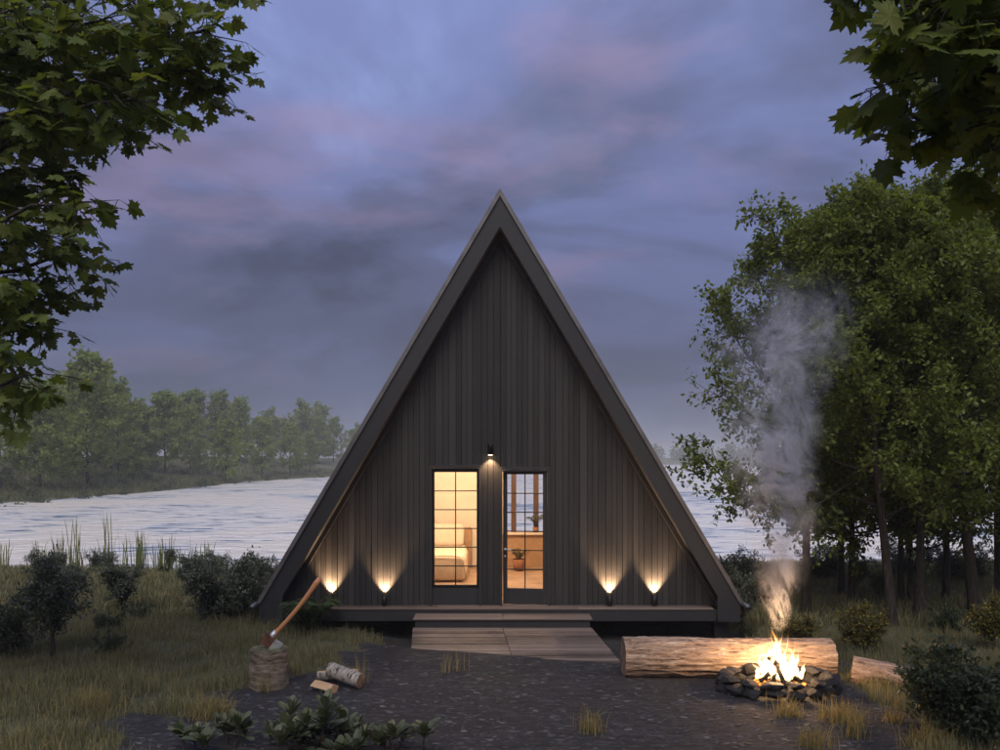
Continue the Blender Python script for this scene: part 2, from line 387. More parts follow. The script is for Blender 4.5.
xs = np.concatenate([-np.geomspace(900, 13, 42), np.arange(-12.8, 12.81, 0.125), np.geomspace(13, 900, 42)])
xs = np.unique(np.concatenate([xs, np.arange(-70, -25, 1.5)]))
ysv = np.concatenate([np.linspace(-60, 4.8, 12), np.arange(5, 15, 0.12), np.arange(15, 34, 0.3), np.geomspace(34.5, 380, 60), np.linspace(385, 450, 20), np.array([520, 700, 900, 1200])])
gx, gy = np.meshgrid(xs, ysv)
gz = H(gx, gy)
nx, ny = len(xs), len(ysv)
idx = np.arange(nx * ny).reshape(ny, nx)
F = np.stack([idx[:-1, :-1], idx[:-1, 1:], idx[1:, 1:], idx[1:, :-1]], -1).reshape(-1, 4)
gm = mesh_np('ground', np.stack([gx, gy, gz], -1).reshape(-1, 3), F, True)
ga = gm.attributes.new('gravel', 'FLOAT', 'POINT'); ga.data.foreach_set('value', gravel(gx, gy).astype(np.float32).ravel())
tag(link('ground', gm, M['ground']), kind='structure')
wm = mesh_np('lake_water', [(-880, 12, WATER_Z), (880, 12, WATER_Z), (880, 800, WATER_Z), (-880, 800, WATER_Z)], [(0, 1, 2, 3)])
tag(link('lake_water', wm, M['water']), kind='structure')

rng = np.random.default_rng(11)
# slate chips over the gravel
def chips(n, y0, y1, smin, smax, seed):
    r = np.random.default_rng(seed)
    y = r.uniform(y0, y1, n * 3); x = r.uniform(-0.62, 0.62, n * 3) * y
    k = gravel(x, y) & ~((np.abs(x) < 3.4) & (y > 11.6)) & ~((np.abs(x - .1) < 1.4) & (y > 9.9)); x, y = x[k][:n], y[k][:n]; n = len(x)
    s = r.uniform(0, 1, n) ** 3 * (smax - smin) + smin
    a0 = r.uniform(0, 6.28, n); th = s * r.uniform(0.08, 0.2, n); z = H(x, y)
    ang = np.linspace(0, 2 * np.pi, 6)[:-1]
    V = np.zeros((n, 10, 3)); tilt = r.normal(0, 0.12, (n, 2))
    for j in range(5):
        rr = s * r.uniform(0.55, 1.15, n); dx = rr * np.cos(a0 + ang[j]) * 1.5; dy = rr * np.sin(a0 + ang[j]) * .8
        dz = dx * tilt[:, 0] + dy * tilt[:, 1]
        V[:, j] = np.stack([x + dx, y + dy, z + dz - 0.01], -1); V[:, j + 5] = np.stack([x + dx * .9, y + dy * .9, z + dz + th], -1)
    T = [(5, 6, 7), (5, 7, 8), (5, 8, 9)]
    for j in range(5): k2 = (j + 1) % 5; T += [(j, k2, k2 + 5), (j, k2 + 5, j + 5)]
    Fc = (np.array(T)[None] + (np.arange(n) * 10)[:, None, None]).reshape(-1, 3)
    return V.reshape(-1, 3), Fc
cv, cf = chips(5200, 6.2, 11.4, 0.004, 0.034, 5)
tag(link('slate_chips', mesh_np('slate_chips', cv, cf), M['chip']), 'loose grey slate chips scattered over the dark bare earth', 'gravel', kind='stuff')

# ------------------------------------------------------------------ the cabin
YF, YW, YB = 11.95, 12.30, 17.0
SL = 0.588                                  # half width gained per metre down the roof
APEX = 6.39; FLOOR = 0.47; YD = 12.02      # deck front edge
CN, SN = 1 / math.hypot(1, SL), SL / math.hypot(1, SL)
cabin = empty('cabin', (0, 12.3, 0))
tag(cabin, 'black timber A-frame cabin with glowing window and door', 'cabin')
def C(o):                                   # parts are modelled in world space, then hung on the cabin
    o.matrix_parent_inverse = Matrix.Translation((0, -12.3, 0)); return o
def halfw(z, drop=0.0): return (APEX - drop - z) * SL
INV = 0.53                                  # vertical thickness of the roof slab
for s in (-1, 1):
    rf = C(MB().prism([(0, APEX - 0.03), (s * 3.39, APEX - .03 - 3.39 / SL), (s * 3.39, .315), (s * halfw(0.315, INV - .02), 0.315), (0, APEX - INV + .02)], YF + 0.06, YB).build('roof', M['roofmetal'], cabin))
    for k in range(11):                     # standing seams up the slope
        y = YF + 0.35 + k * 0.45
        o = MB().prism([(s * .01, APEX - 0.03), (s * halfw(0.64, 0.03), 0.64), (s * (halfw(0.64, 0.03) + 0.035), 0.66), (s * 0.01, APEX + 0.035)], y, y + 0.02).build('seam', M['roofmetal'], rf)
    fa = C(MB().prism([(0, APEX - 0.11), (s * 3.38, APEX - .11 - 3.38 / SL), (s * 3.38, .30), (s * 3.06, .30), (s * 3.06, APEX - INV - 3.06 / SL), (0, APEX - INV)], YF, YF + 0.057).build('fascia', M['darktrim'], cabin))
    C(MB().prism([(0, APEX), (s * halfw(0.56), 0.56), (s * halfw(0.56, 0.108), 0.56), (0, APEX - 0.108)], YF - 0.028, YF + 0.05).build('drip_edge', M['dripedge'], cabin))
    # rake board against the wall
    C(MB().prism([(0, APEX - INV - .005), (s * halfw(FLOOR, INV + .005), FLOOR), (s * halfw(FLOOR, INV + .11), FLOOR), (0, APEX - INV - .11)], YW - 0.075, YW - 0.032).build('rake_board', M['darktrim'], cabin))
    g = MB()
    for i in range(9):
        a0 = math.pi + math.pi * i / 8
    g.tube([(s * 3.485, YF - .01, 0.505), (s * 3.485, YB, 0.505)], 0.036, 10)
    C(g.build('gutter', M['gutter'], cabin, True))
C(MB().box(-3.29, 3.29, YD + 0.012, YD + 0.09, 0.29, FLOOR - .022).build('deck_beam', M['darktrim'], cabin, bevel=.004))
fl = C(MB().box(-3.1, 3.1, YD + 0.10, YB - 0.02, 0.31, FLOOR - .035).build('floor_frame', M['darktrim'], cabin))
deck = C(MB().box(-3.05, 3.05, YD + 0.02, YW + .1, FLOOR - .033, FLOOR - .021).build('deck', M['darktrim'], cabin))
bw = 0.118
for k in range(3):
    for (x0, x1) in ((-3.02, -1.2 + .3 * (k % 2)), (-1.196 + .3 * (k % 2), 1.1 - .25 * (k % 2)), (1.104 - .25 * (k % 2), 3.02)):
        box('deck_board', M['deckwood'], deck, x0, x1, YD + k * 0.122, YD + k * 0.122 + bw, FLOOR - .019, FLOOR + random.Random(k).uniform(-.002, .002), bevel=.003)
for x in (-3.28, -0.1, 3.08):
    for y in (12.2, 14.6, 16.6):
        C(box('post', M['darktrim'], cabin, x, x + 0.2, y, y + 0.2, -0.2, 0.31))
# front wall: sheathing with two openings, then every board by itself
WX0, WX1, WZ1 = -1.01, -0.275, 2.455
DX0, DX1, DZ1 = 0.015, 0.71, 2.43
top = lambda x: APEX - INV - 0.004 - abs(x) / SL
sh = MB()
def slab(x0, x1, z0, y0, y1, mb, z1=None):
    xs_ = [x0] + ([0.0] if x0 < 0 < x1 else []) + [x1]
    t = [(x, (top(x) if z1 is None else z1)) for x in reversed(xs_)]
    mb.prism([(x0, z0), (x1, z0)] + t, y0, y1)
HB = (APEX - INV - 0.004 - FLOOR) * SL - 0.01
slab(-HB, WX0, FLOOR, YW, YW + 0.12, sh); slab(WX0, WX1, WZ1, YW, YW + 0.12, sh); slab(WX1, DX0, FLOOR, YW, YW + 0.12, sh)
slab(DX0, DX1, DZ1, YW, YW + 0.12, sh); slab(DX1, HB, FLOOR, YW, YW + 0.12, sh)
wall = C(sh.build('front_wall', M['darktrim'], cabin))
rr = random.Random(4)
def board_run(x0, x1, z0):
    x = x0
    while x < x1 - 0.03:
        w = rr.choice((0.078, 0.078, 0.085, 0.11))
        if x + w > x1 - 0.045: w = x1 - x
        a, b = x + 0.0025, x + w - 0.0025
        z1 = min(top(a), top(b)) - 0.01
        if z1 > z0 + .1:
            mb = MB(); off = rr.uniform(0.018, 0.030)
            mb.prism([(a, z0), (b, z0), (b, top(b) - .006), (a, top(a) - .006)], YW - off, YW - 0.001)
            mb.build('board', M['charred'], wall, bevel=.0025)
        x += w
board_run(-HB + .02, WX0 - .01, FLOOR + .004); board_run(WX0 - .005, WX1 + .005, WZ1 + .015); board_run(WX1 + .01, DX0 - .012, FLOOR + .004)
board_run(DX0 - .005, DX1 + .005, DZ1 + .015); board_run(DX1 + .012, HB - .02, FLOOR + .004)
# window
win = C(MB().box(WX0 - .012, WX0 + .03, YW - .045, YW + .10, FLOOR + .002, WZ1).box(WX1 - .03, WX1 + .012, YW - .045, YW + .10, FLOOR + .002, WZ1)
        .box(WX0 - .012, WX1 + .012, YW - .047, YW + .10, WZ1 + .001, WZ1 + .042).build('window', M['darktrim'], cabin, bevel=.003))
def inside(o): return o
gx0, gx1, gz0, gz1 = WX0 + .062, WX1 - .062, 0.765, 2.395
MB().box(gx0 - .030, gx0, YW - .02, YW + .05, gz0 - .03, WZ1 - .002).box(gx1, gx1 + .030, YW - .02, YW + .05, gz0 - .03, WZ1 - .002)\
    .box(gx0, gx1, YW - .019, YW + .05, gz1, WZ1 - .001).box(gx0, gx1, YW - .019, YW + .05, gz0 - .03, gz0).build('sash', M['blackmetal'], win)
MB().box(WX0 + .031, WX1 - .031, YW - .010, YW + .06, FLOOR + .003, gz0 - .032).build('panel', M['darktrim'], win, bevel=.003)
def panes(parent, x0, x1, z0, z1, yc):
    dx = (x1 - x0) / 2; dz = (z1 - z0) / 6
    box('muntin', M['blackmetal'], parent, (x0 + x1) / 2 - .0075, (x0 + x1) / 2 + .0075, yc - .014, yc + .014, z0, z1)
    for j in range(1, 6):
        box('muntin', M['blackmetal'], parent, x0, x1, yc - .012, yc + .012, z0 + j * dz - .0075, z0 + j * dz + .0075)
    for i in range(2):
        for j in range(6):
            MB().prism([(x0 + i * dx + .002, z0 + j * dz + .002), (x0 + (i + 1) * dx - .002, z0 + j * dz + .002), (x0 + (i + 1) * dx - .002, z0 + (j + 1) * dz - .002), (x0 + i * dx + .002, z0 + (j + 1) * dz - .002)], yc - .002, yc + .002).build('pane', M['glass'], parent)
panes(win, gx0, gx1, gz0, gz1, YW + .015)
# door: frame on the cabin, leaf ajar (hinged on the right, opening inwards)
C(MB().box(DX0 - .014, DX0 + .022, YW - .045, YW + .11, FLOOR + .002, DZ1).box(DX1 - .022, DX1 + .014, YW - .045, YW + .11, FLOOR + .002, DZ1)
  .box(DX0 - .014, DX1 + .014, YW - .047, YW + .11, DZ1 + .001, DZ1 + .042).box(DX0 + .023, DX1 - .023, YW - .03, YW - .005, DZ1 - .03, DZ1 - .001).build('door_frame', M['darktrim'], cabin, bevel=.003))
dw, d0, d1 = DX1 - DX0 - .052, 0.008, DZ1 - FLOOR - .012      # leaf in its own space: hinge at x=0, leaf towards -x
dmb = MB()
l0, l1, lz0, lz1 = -dw + .062, -.062, .235, d1 - .055
dmb.box(-dw, l0, -.02, .02, d0, d1).box(l1, 0, -.02, .02, d0, d1).box(l0, l1, -.019, .019, lz1, d1).box(l0, l1, -.019, .019, d0, lz0)
door = dmb.build('door', M['darktrim'], cabin, bevel=.002)
door.location = (DX1 - .026, YW + .02 - 12.3, FLOOR); door.rotation_euler = (0, 0, R(-7))
panes(door, l0, l1, lz0, lz1, 0.0)
hx = -dw + .03
hd = MB().lathe([(.022, -.003), (.022, .003)], 12).tube([(0, 0, 0), (0, 0, .05)], .008, 8).tube([(-.005, 0, .05), (.105, 0, .05)], .0085, 8).build('handle', M['steel'], door, True)
hd.rotation_euler = (R(90), 0, 0); hd.location = (hx, -.024, .80)
hd = MB().lathe([(.016, -.003), (.016, .006)], 12).build('lock', M['steel'], door, True)
hd.rotation_euler = (R(90), 0, 0); hd.location = (hx, -.024, .70)
# interior: floor, back wall with window, partition
C(MB().box(-2.95, 2.95, YW + .121, 16.69, FLOOR - .033, FLOOR - .003).build('floor', M['floorwood'], cabin))
bwl = MB(); BY0, BY1 = 16.7, 16.82
bx0, bx1, bz0, bz1 = 0.10, 0.93, 1.14, 2.42
slab(-HB, bx0, FLOOR, BY0, BY1, bwl); slab(bx1, HB, FLOOR, BY0, BY1, bwl); slab(bx0, bx1, bz1, BY0, BY1, bwl); slab(bx0, bx1, FLOOR, BY0, BY1, bwl, bz0)
bwo = C(bwl.build('back_wall', M['plaster'], cabin))
box('window_sill', M['linen'], bwo, bx0 - .04, bx1 + .02, BY0 - .10, BY0 + .02, bz0 - .04, bz0 + .004)
box('sill_shade_panel', M['headboard'], bwo, -.30, .95, BY0 - .02, BY0 - .001, FLOOR, bz0 - .045)  # added brown panel: the wall's shade below the sill put into its colour
for x in (0.22, 0.66): box('mullion', M['mullion'], bwo, x, x + .10, BY0 + .01, BY1 - .01, bz0 + .005, bz1)
C(MB().box(0.955, 1.03, 13.7, 16.69, FLOOR, 3.2).build('partition', M['plaster'], cabin))
for s in (-1, 1):
    C(MB().prism([(0, APEX - INV - .02), (s * halfw(FLOOR, INV + .02), FLOOR), (s * halfw(FLOOR, INV + .04), FLOOR), (0, APEX - INV - .05)], YW + .125, BY0 - .005).build('ceiling_lining', M['plaster'], cabin))
# room lamp light (a warm lamp hung high under the ridge, above the window heads)
def point(name, loc, e, c, r):
    d = bpy.data.lights.new(name, 'POINT'); d.energy = e; d.color = c; d.shadow_soft_size = r
    o = bpy.data.objects.new(name, d); col.objects.link(o); o.location = loc; return o
point('room_light', (-0.75, 14.3, 3.0), 150, (1.0, 0.69, 0.43), 0.14)
point('room_light', (0.45, 14.6, 3.0), 60, (1.0, 0.69, 0.43), 0.12)

# steps and ramp
def T(name, label, cat, loc=(0, 0, 0), group=None, rz=0.0, sc=1.0):
    o = empty(name, loc, rz, sc); tag(o, label, cat, group); return o
step = T('entry_step', 'low weathered timber step in front of the cabin door', 'step', (0.03, 11.8, 0.2))
def W(o, root): o.matrix_parent_inverse = Matrix.Translation(root.location).inverted(); return o
W(MB().box(-1.16, 1.23, 11.64, 12.00, 0.06, 0.380).build('riser', M['darktrim'], step), step)
for k in range(3):
    for (x0, x1) in ((-1.19, 0.035), (0.041, 1.262)):
        W(box('tread_board', M['deckwood'], step, x0, x1, 11.615 + k * .131, 11.615 + k * .131 + .125, 0.382, 0.404, bevel=.003), step)
ramp = T('boardwalk_ramp', 'weathered plank ramp sinking into the earth before the cabin step', 'ramp', (0.1, 10.6, 0.25))
for k in range(16):
    y1 = 11.62 - k * 0.116; y0 = y1 - 0.094; z = 0.285 - (11.62 - y1) * 0.026; z0 = 0.285 - (11.62 - y0) * 0.026
    e = (11.62 - y1)
    for (x0, x1) in ((-1.187 + .085 * e, 0.034 + .07 * e), (0.042 + .07 * e, 1.256 + .082 * e)):
        j = rr.uniform(-.004, .004); mb = MB()
        mb.v = [(x0, y0, z0 - .03 + j), (x1, y0, z0 - .03 + j), (x1, y1, z - .03 + j), (x0, y1, z - .03 + j), (x0, y0, z0 + j), (x1, y0, z0 + j), (x1, y1, z + j), (x0, y1, z + j)]
        mb.f = [(0, 3, 2, 1), (4, 5, 6, 7), (0, 1, 5, 4), (1, 2, 6, 5), (2, 3, 7, 6), (3, 0, 4, 7)]
        W(mb.build('plank', M['deckwood'], ramp, bevel=.003), ramp)

# wall lamps
def spot(parent, loc, rot, e, size, blend, c=(1.0, 0.62, 0.34)):
    d = bpy.data.lights.new('lamp_light', 'SPOT'); d.energy = e; d.spot_size = R(size); d.spot_blend = blend; d.color = c; d.shadow_soft_size = .012
    o = bpy.data.objects.new('lamp_light', d); col.objects.link(o); o.location = loc; o.rotation_euler = rot; o.parent = parent; return o
for u, lab in ((332, 'lit black uplight on the gable beside the fern'), (385, 'lit black uplight left of the tall lit window, next to the one by the fern'), (609, 'lit black uplight on the wall nearest the door'), (653.5, 'lit black uplight nearest the right roof edge of the cabin')):
    X = (u - 500) / FPX * YW
    t = T('wall_uplight', lab, 'wall lamp', (X, YW - .085, FLOOR + .02), 'uplights along the cabin front')
    mb = MB().lathe([(.034, 0), (.036, .004), (.036, .125), (.030, .127), (.030, .10)], 18); mb.build('housing', M['blackmetal'], t, True)
    MB().box(-.012, .012, .03, .06, .045, .075).build('bracket', M['blackmetal'], t)
    MB().lathe([(.027, .102), (.027, .108)], 14).build('bulb', M['bulb'], t)
    spot(t, (0, 0, .128), (R(180 - 12 + rr.uniform(-2, 2)), R(rr.uniform(-2, 2)), 0), 120 * rr.uniform(.85, 1.15), 82, .8)
t = T('wall_downlight', 'lit black downlight mounted between window and door heads', 'wall lamp', ((490.5 - 500) / FPX * YW, YW - .10, 2.645))
MB().lathe([(.030, 0.02), (.034, .0), (.034, .15), (.03, .155)], 18).build('housing', M['blackmetal'], t, True)
MB().box(-.012, .012, .03, .078, .06, .10).build('bracket', M['blackmetal'], t)
MB().lathe([(.026, -.004), (.026, .004)], 14).build('bulb', M['bulb'], t)
spot(t, (0, 0, -.008), (R(9), 0, 0), 34, 95, .6)

# bed
bed = T('bed', 'low bed with cream linen seen through the tall window', 'bed', (-1.55, 15.4, FLOOR))
def rbox(name, m, parent, x0, x1, y0, y1, z0, z1, b=.05):
    o = MB().box(x0, x1, y0, y1, z0, z1).build(name, m, parent)
    md = o.modifiers.new('b', 'BEVEL'); md.width = b; md.segments = 4; o.data.polygons.foreach_set('use_smooth', [True] * 6); return o
rbox('headboard', M['headboard'], bed, -.95, 1.0, 1.17, 1.27, 0, .78, .04)
rbox('mattress', M['linen'], bed, -.9, .9, -.75, 1.16, .16, .44, .06)
rbox('base', M['headboard'], bed, -.92, .92, -.77, 1.16, 0, .17, .02)
for x in (-.62, .38):
    o = rbox('pillow', M['linen'], bed, -.36, .36, -.09, .09, -.22, .22, .085); o.location = (x + .12, 1.0, .64); o.rotation_euler = (R(-18), 0, 0)
o = rbox('bedspread', M['linen'], bed, -.94, .96, -.86, .45, .02, .47, .10)
MB().tube([(-.9, -.85, .455), (.70, -.86, .455), (.84, -.865, .44), (.92, -.865, .36), (.965, -.86, .06)], .007, 8).build('piping', M['headboard'], bed, True)

# ------------------------------------------------------------------ foliage machinery
LEAF = {}
LEAF['ovate'] = (np.array([(0, 0, 0), (-.27, .45, .06), (0, .5, 0), (.27, .45, .06), (-.22, .78, .02), (.22, .78, .02), (0, 1, -.06)]),
                 np.array([(0, 2, 1), (0, 3, 2), (1, 2, 4), (2, 3, 5), (2, 6, 4), (2, 5, 6)]))
LEAF['quad'] = (np.array([(0, 0, 0), (-.32, .5, .05), (.32, .5, .05), (0, 1, 0)]), np.array([(0, 2, 1), (1, 2, 3)]))
LEAF['lance'] = (np.array([(0, 0, 0), (-.17, .45, .04), (0, .5, 0), (.17, .45, .04), (-.19, .72, .02), (.19, .72, .02), (0, 1, -.08)]), LEAF['ovate'][1])
_m = [(0, -.02), (.16, .06), (.38, -.02), (.36, .10), (.52, .16), (.40, .26), (.42, .34), (.62, .46), (.50, .50), (.52, .62), (.34, .56), (.22, .56), (.26, .78), (.14, .76), (.0, 1.0)]
_o = _m + [(-x, y) for x, y in reversed(_m[1:-1])]
_mv = [(0, .34, .0)] + [(x, y, -.10 * (abs(x) ** 1.3) - .05 * max(0, y - .5) + .03 * ((i % 2) - .5)) for i, (x, y) in enumerate(_o)]
LEAF['obovate'] = (np.array([(0, 0, 0), (-.13, .40, .05), (0, .45, 0), (.13, .40, .05), (-.20, .72, .03), (.20, .72, .03), (0, .75, -.02), (-.13, .92, -.01), (.13, .92, -.01), (0, 1, -.05)]), np.array([(0, 2, 1), (0, 3, 2), (1, 2, 4), (2, 6, 4), (2, 3, 5), (2, 5, 6), (4, 6, 7), (6, 5, 8), (6, 9, 7), (6, 8, 9)]))
LEAF['leaflet'] = (np.array([(0, 0, 0), (-.10, .3, .02), (.10, .3, .02), (-.06, .7, 0), (.06, .7, 0), (0, 1, -.03)]), np.array([(0, 2, 1), (1, 2, 4), (1, 4, 3), (3, 4, 5)]))
LEAF['maple'] = (np.array(_mv), np.array([(0, 1 + i, 1 + (i + 1) % len(_o)) for i in range(len(_o))]))
def unit(v): return v / (np.linalg.norm(v, axis=-1, keepdims=True) + 1e-9)
def leaves(name, pos, axis, nrm, size, kind):
    tv, tf = LEAF[kind]; pos = np.asarray(pos, float); y = unit(np.asarray(axis, float)); nrm = np.asarray(nrm, float)
    x = unit(np.cross(y, nrm)); z = np.cross(x, y); s = np.asarray(size, float)[:, None, None]
    V = pos[:, None] + s * (tv[None, :, 0:1] * x[:, None] + tv[None, :, 1:2] * y[:, None] + tv[None, :, 2:3] * z[:, None])
    Fc = (tf[None] + (np.arange(len(pos)) * len(tv))[:, None, None]).reshape(-1, 3)
    return mesh_np(name, V.reshape(-1, 3), Fc, False)
def rdir(r, n=None):
    v = r.normal(size=(n, 3) if n else 3); return unit(v)
def bend_path(r, p0, d, L_, n, up=0.0, jit=0.12):
    pts = [np.array(p0, float)]; d = unit(np.array(d, float))
    for i in range(n):
        d = unit(d + np.array((0, 0, up / n)) + r.normal(0, jit, 3)); pts.append(pts[-1] + d * L_ / n)
    return np.array(pts)
def grow(seed, Ht, Rc, r0, f0, nl, nsub, ntw, nleaf, lsize, lean=(0, 0), kind='ovate', twl=0.32, droop=0.25, top_el=60, low_el=5, wood='bark_tree', lm='leaf_oak', fm=0.45, back=True):
    """trunk mesh and crown mesh of one tree, base at the origin"""
    r = np.random.default_rng(seed); mb = MB(); P = []; A = []
    n = 9; tp = []
    ph = r.uniform(0, 6, 2)
    for i in range(n + 1):
        f = i / n; w = 0.03 * Ht * f * (1 - f)
        tp.append(np.array((lean[0] * Ht * f + w * math.sin(4 * f + ph[0]), lean[1] * Ht * f + w * math.sin(5 * f + ph[1]), Ht * f * 0.97)))
    tp = np.array(tp); tr = [r0 * (1.25 if i == 0 else 1) * (1 - 0.9 * (i / n) ** 0.85) + 0.006 for i in range(n + 1)]
    base = tp[0].copy(); base[2] = -0.15
    mb.tube([base] + list(tp), [tr[0] * 1.15] + tr, 9)
    for i in range(nl):
        f = f0 + (0.985 - f0) * ((i + .5) / nl) ** 0.95
        k = f * n; a = int(k); s = tp[a] + (tp[min(a + 1, n)] - tp[a]) * (k - a)
        g = (f - f0) / (1 - f0); prof = math.sqrt(max(0.05, 1 - ((g - fm) / (max(fm, 1 - fm) + .06)) ** 2))
        Ll = Rc * prof * r.uniform(.72, 1.12); el = R(low_el + (top_el - low_el) * g ** 1.2 + r.uniform(-10, 10)); az = i * 2.39996 + r.uniform(-.4, .4)
        d = (math.cos(az) * math.cos(el), math.sin(az) * math.cos(el), math.sin(el))
        lp = bend_path(r, s, d, Ll, 6, 0.35, .10); lr0 = max(.012, tr[min(a, n)] * .5)
        mb.tube(lp, [lr0 * (1 - .85 * j / 6) + .003 for j in range(7)], 5, False)
        for q in range(nsub):
            t = .22 + .78 * (q + r.uniform(.1, .9)) / nsub; kk = t * 6; b = min(int(kk), 5); sp = lp[b] + (lp[b + 1] - lp[b]) * (kk - b)
            ld = unit(lp[b + 1] - lp[b]); sdv = unit(ld * .7 + rdir(r) * .85 + np.array((0, 0, .12)))
            sl = Ll * .42 * (1.15 - .6 * t) * r.uniform(.6, 1.2) + .12
            spth = bend_path(r, sp, sdv, sl, 4, .1, .16); mb.tube(spth, [.010, .008, .006, .005, .003], 4, False)
            for w in range(ntw):
                tt = .15 + .85 * (w + r.uniform(0, 1)) / ntw; k4 = tt * 4; c = min(int(k4), 3); tp0 = spth[c] + (spth[c + 1] - spth[c]) * (k4 - c)
                td = unit(unit(spth[c + 1] - spth[c]) * .6 + rdir(r) * .9); tl = twl * r.uniform(.6, 1.2)
                te = tp0 + td * tl + np.array((0, 0, -droop * tl * .4))
                if back: mb.tube([tp0, te], [.004, .002], 3, False)
                lt = r.uniform(.1, 1.05, nleaf)[:, None]
                P.append(tp0 + (te - tp0) * lt + r.normal(0, .02 + twl * .08, (nleaf, 3))); A.append(unit(td * .5 + rdir(r, nleaf) + np.array((0, 0, -droop))))
    P = np.concatenate(P); A = np.concatenate(A); nn = len(P)
    nr = unit(np.array((0, 0, 1.0)) + r.normal(0, .55, (nn, 3)))
    cm = leaves('crown', P, A, nr, lsize * r.uniform(.65, 1.25, nn), kind); cm.materials.append(M[lm])
    tm = bpy.data.meshes.new('trunk'); tm.from_pydata([tuple(map(float, v)) for v in mb.v], [], mb.f); tm.update()
    tm.polygons.foreach_set('use_smooth', [True] * len(tm.polygons)); tm.materials.append(M[wood])
    return tm, cm
def plant(name, pair, label, cat, loc, sc=1.0, rz=0.0, group=None, n1='trunk', n2='crown'):
    loc = Vector(loc); loc.z -= 0.01
    t = T(name, label, cat, loc, group, rz, sc)
    link(n1, pair[0], None, t); link(n2, pair[1], None, t); return t

# the grove on the right
oakA = grow(21, 6.5, 2.35, .075, .25, 32, 7, 7, 20, .088, (0.0, 0), fm=.35, low_el=-8)
oakB = grow(22, 7.2, 2.0, .085, .26, 28, 7, 7, 20, .088, (-0.085, 0), fm=.4)
oakC = grow(23, 6.4, 1.8, .060, .17, 26, 6, 7, 20, .088, (0.01, .02), fm=.4)
oakD = grow(24, 7.4, 2.2, .11, .30, 30, 7, 7, 20, .088, (-0.11, 0.02), fm=.4)
grove = [
    (oakA, 806, 614, 0.95, 0.4, 'broad green tree whose crown leans furthest towards the cabin'),
    (oakC, 841, 596, 1.02, 1.1, 'slim dark-trunked tree behind the smoke, one of a close pair'),
    (oakC, 851, 605, 0.98, 2.9, 'slim dark tree standing just in front of its close twin'),
    (oakB, 892.5, 627, 0.87, 0.0, 'tree with dark trunk leaning towards the cabin, behind the yellow shrub'),
    (oakC, 901, 604, 0.90, 4.2, 'thin tree growing close behind the leaning dark trunk'),
    (oakC, 911, 606, 0.85, 5.3, 'thinnest tree in the middle of the grove'),
    (oakA, 918, 619, 0.98, 2.2, 'straight-trunked tree in the middle of the grove'),
    (oakC, 946, 603, 1.0, 3.7, 'reddish-trunked tree at the back of the grove'),
    (oakD, 976, 617, 0.88, 0.0, 'stout pale-barked tree leaning over the dark round bush'),
    (oakA, 1000, 597, 1.05, 5.0, 'dark tree at the outer edge of the grove'),
    (oakB, 1050, 606, 1.0, 2.0, 'tree beyond the stout leaning tree'),
]
for pr, u, v, s, rz, lab in grove:
    plant('grove_tree', pr, lab, 'tree', gp(u, v), s, rz, 'trees of the lakeside grove')

# maples that hang into the top corners: limbs reach from trunks that stand beside the view
def maple(name, base, Ht, r0, targets, label, seed, lsize, per):
    r = np.random.default_rng(seed); mb = MB(); P = []; A = []
    base = np.array(base, float); tp = np.array([base + np.array((.06 * math.sin(i), .05 * math.cos(1.7 * i), Ht * i / 8)) for i in range(9)])
    tr = [r0 * (1 - .75 * i / 8) for i in range(9)]
    mb.tube([tp[0] - np.array((0, 0, .3))] + list(tp), [r0 * 1.3] + tr, 10)
    for (e, dens) in targets:
        e = np.array(e, float); hz = np.linalg.norm(e[:2] - base[:2]); zs = np.clip(e[2] - .35 * hz, base[2] + 1.2, base[2] + Ht * .97)
        f = (zs - base[2]) / Ht * 8; a = min(int(f), 7); s = tp[a] + (tp[a + 1] - tp[a]) * (f - a)
        n = 8; lp = [s + (e - s) * (j / n) + np.array((0, 0, .22 * hz * math.sin(math.pi * j / n) * .5)) + (r.normal(0, .04, 3) if 0 < j < n else 0) for j in range(n + 1)]
        lp = np.array(lp); lr = r0 * .28
        mb.tube(lp, [lr * (1 - .88 * j / n) + .003 for j in range(n + 1)], 6, False)
        L_ = np.linalg.norm(e - s)
        for q in range(int(per * dens)):
            t = 1 - (0 if q < 3 else r.uniform(0, 1) ** 1.1) * min(.8, 1.6 / L_); kk = t * n; b = min(int(kk), n - 1); sp = lp[b] + (lp[b + 1] - lp[b]) * (kk - b)
            sdv = unit(unit(lp[b + 1] - lp[b]) * .7 + rdir(r) * np.array((1, 1, .7))); sl = r.uniform(.15, .42)
            pth = bend_path(r, sp, sdv, sl, 3, -.15, .15); mb.tube(pth, [.006, .005, .004, .002], 4, False)
            for _i in range(r.integers(5, 9)):
                tt = (1.0 if _i < 2 else r.uniform(.2, 1.0)) * 3; c = min(int(tt), 2); p = pth[c] + (pth[c + 1] - pth[c]) * (tt - c)
                ax = unit(rdir(r) * np.array((1, 1, .4)) + np.array((0, 0, -.55)) + unit(pth[-1] - pth[0]) * .4)
                st = p + ax * r.uniform(.03, .09); mb.tube([p, st], [.0018, .0014], 3, False)
                P.append(st); A.append(ax)
    P = np.array(P); A = np.array(A); nn = len(P)
    nr = unit(np.array((0, -.25, 1.0)) + r.normal(0, .45, (nn, 3)))
    cm = leaves('crown', P - base, A, nr, lsize * r.uniform(.6, 1.2, nn), 'maple')
    mb.v = [tuple(map(float, np.array(v) - base)) for v in mb.v]
    t = T(name, label, 'tree', base); mb.build('trunk', M['bark_tree'], t, True); link('crown', cm, M['leaf_maple'], t); return t
def tg(lst, Y, seed):
    r = random.Random(seed); return [(tuple(px(u + (-.28 * max(0, u - 130) - (30 if v > 140 else 8) if u < 500 else .42 * max(0, 1000 - u)), v - (0 if u < 500 else 46), Y + r.uniform(-.9, .9))), d) for u, v, d in lst]
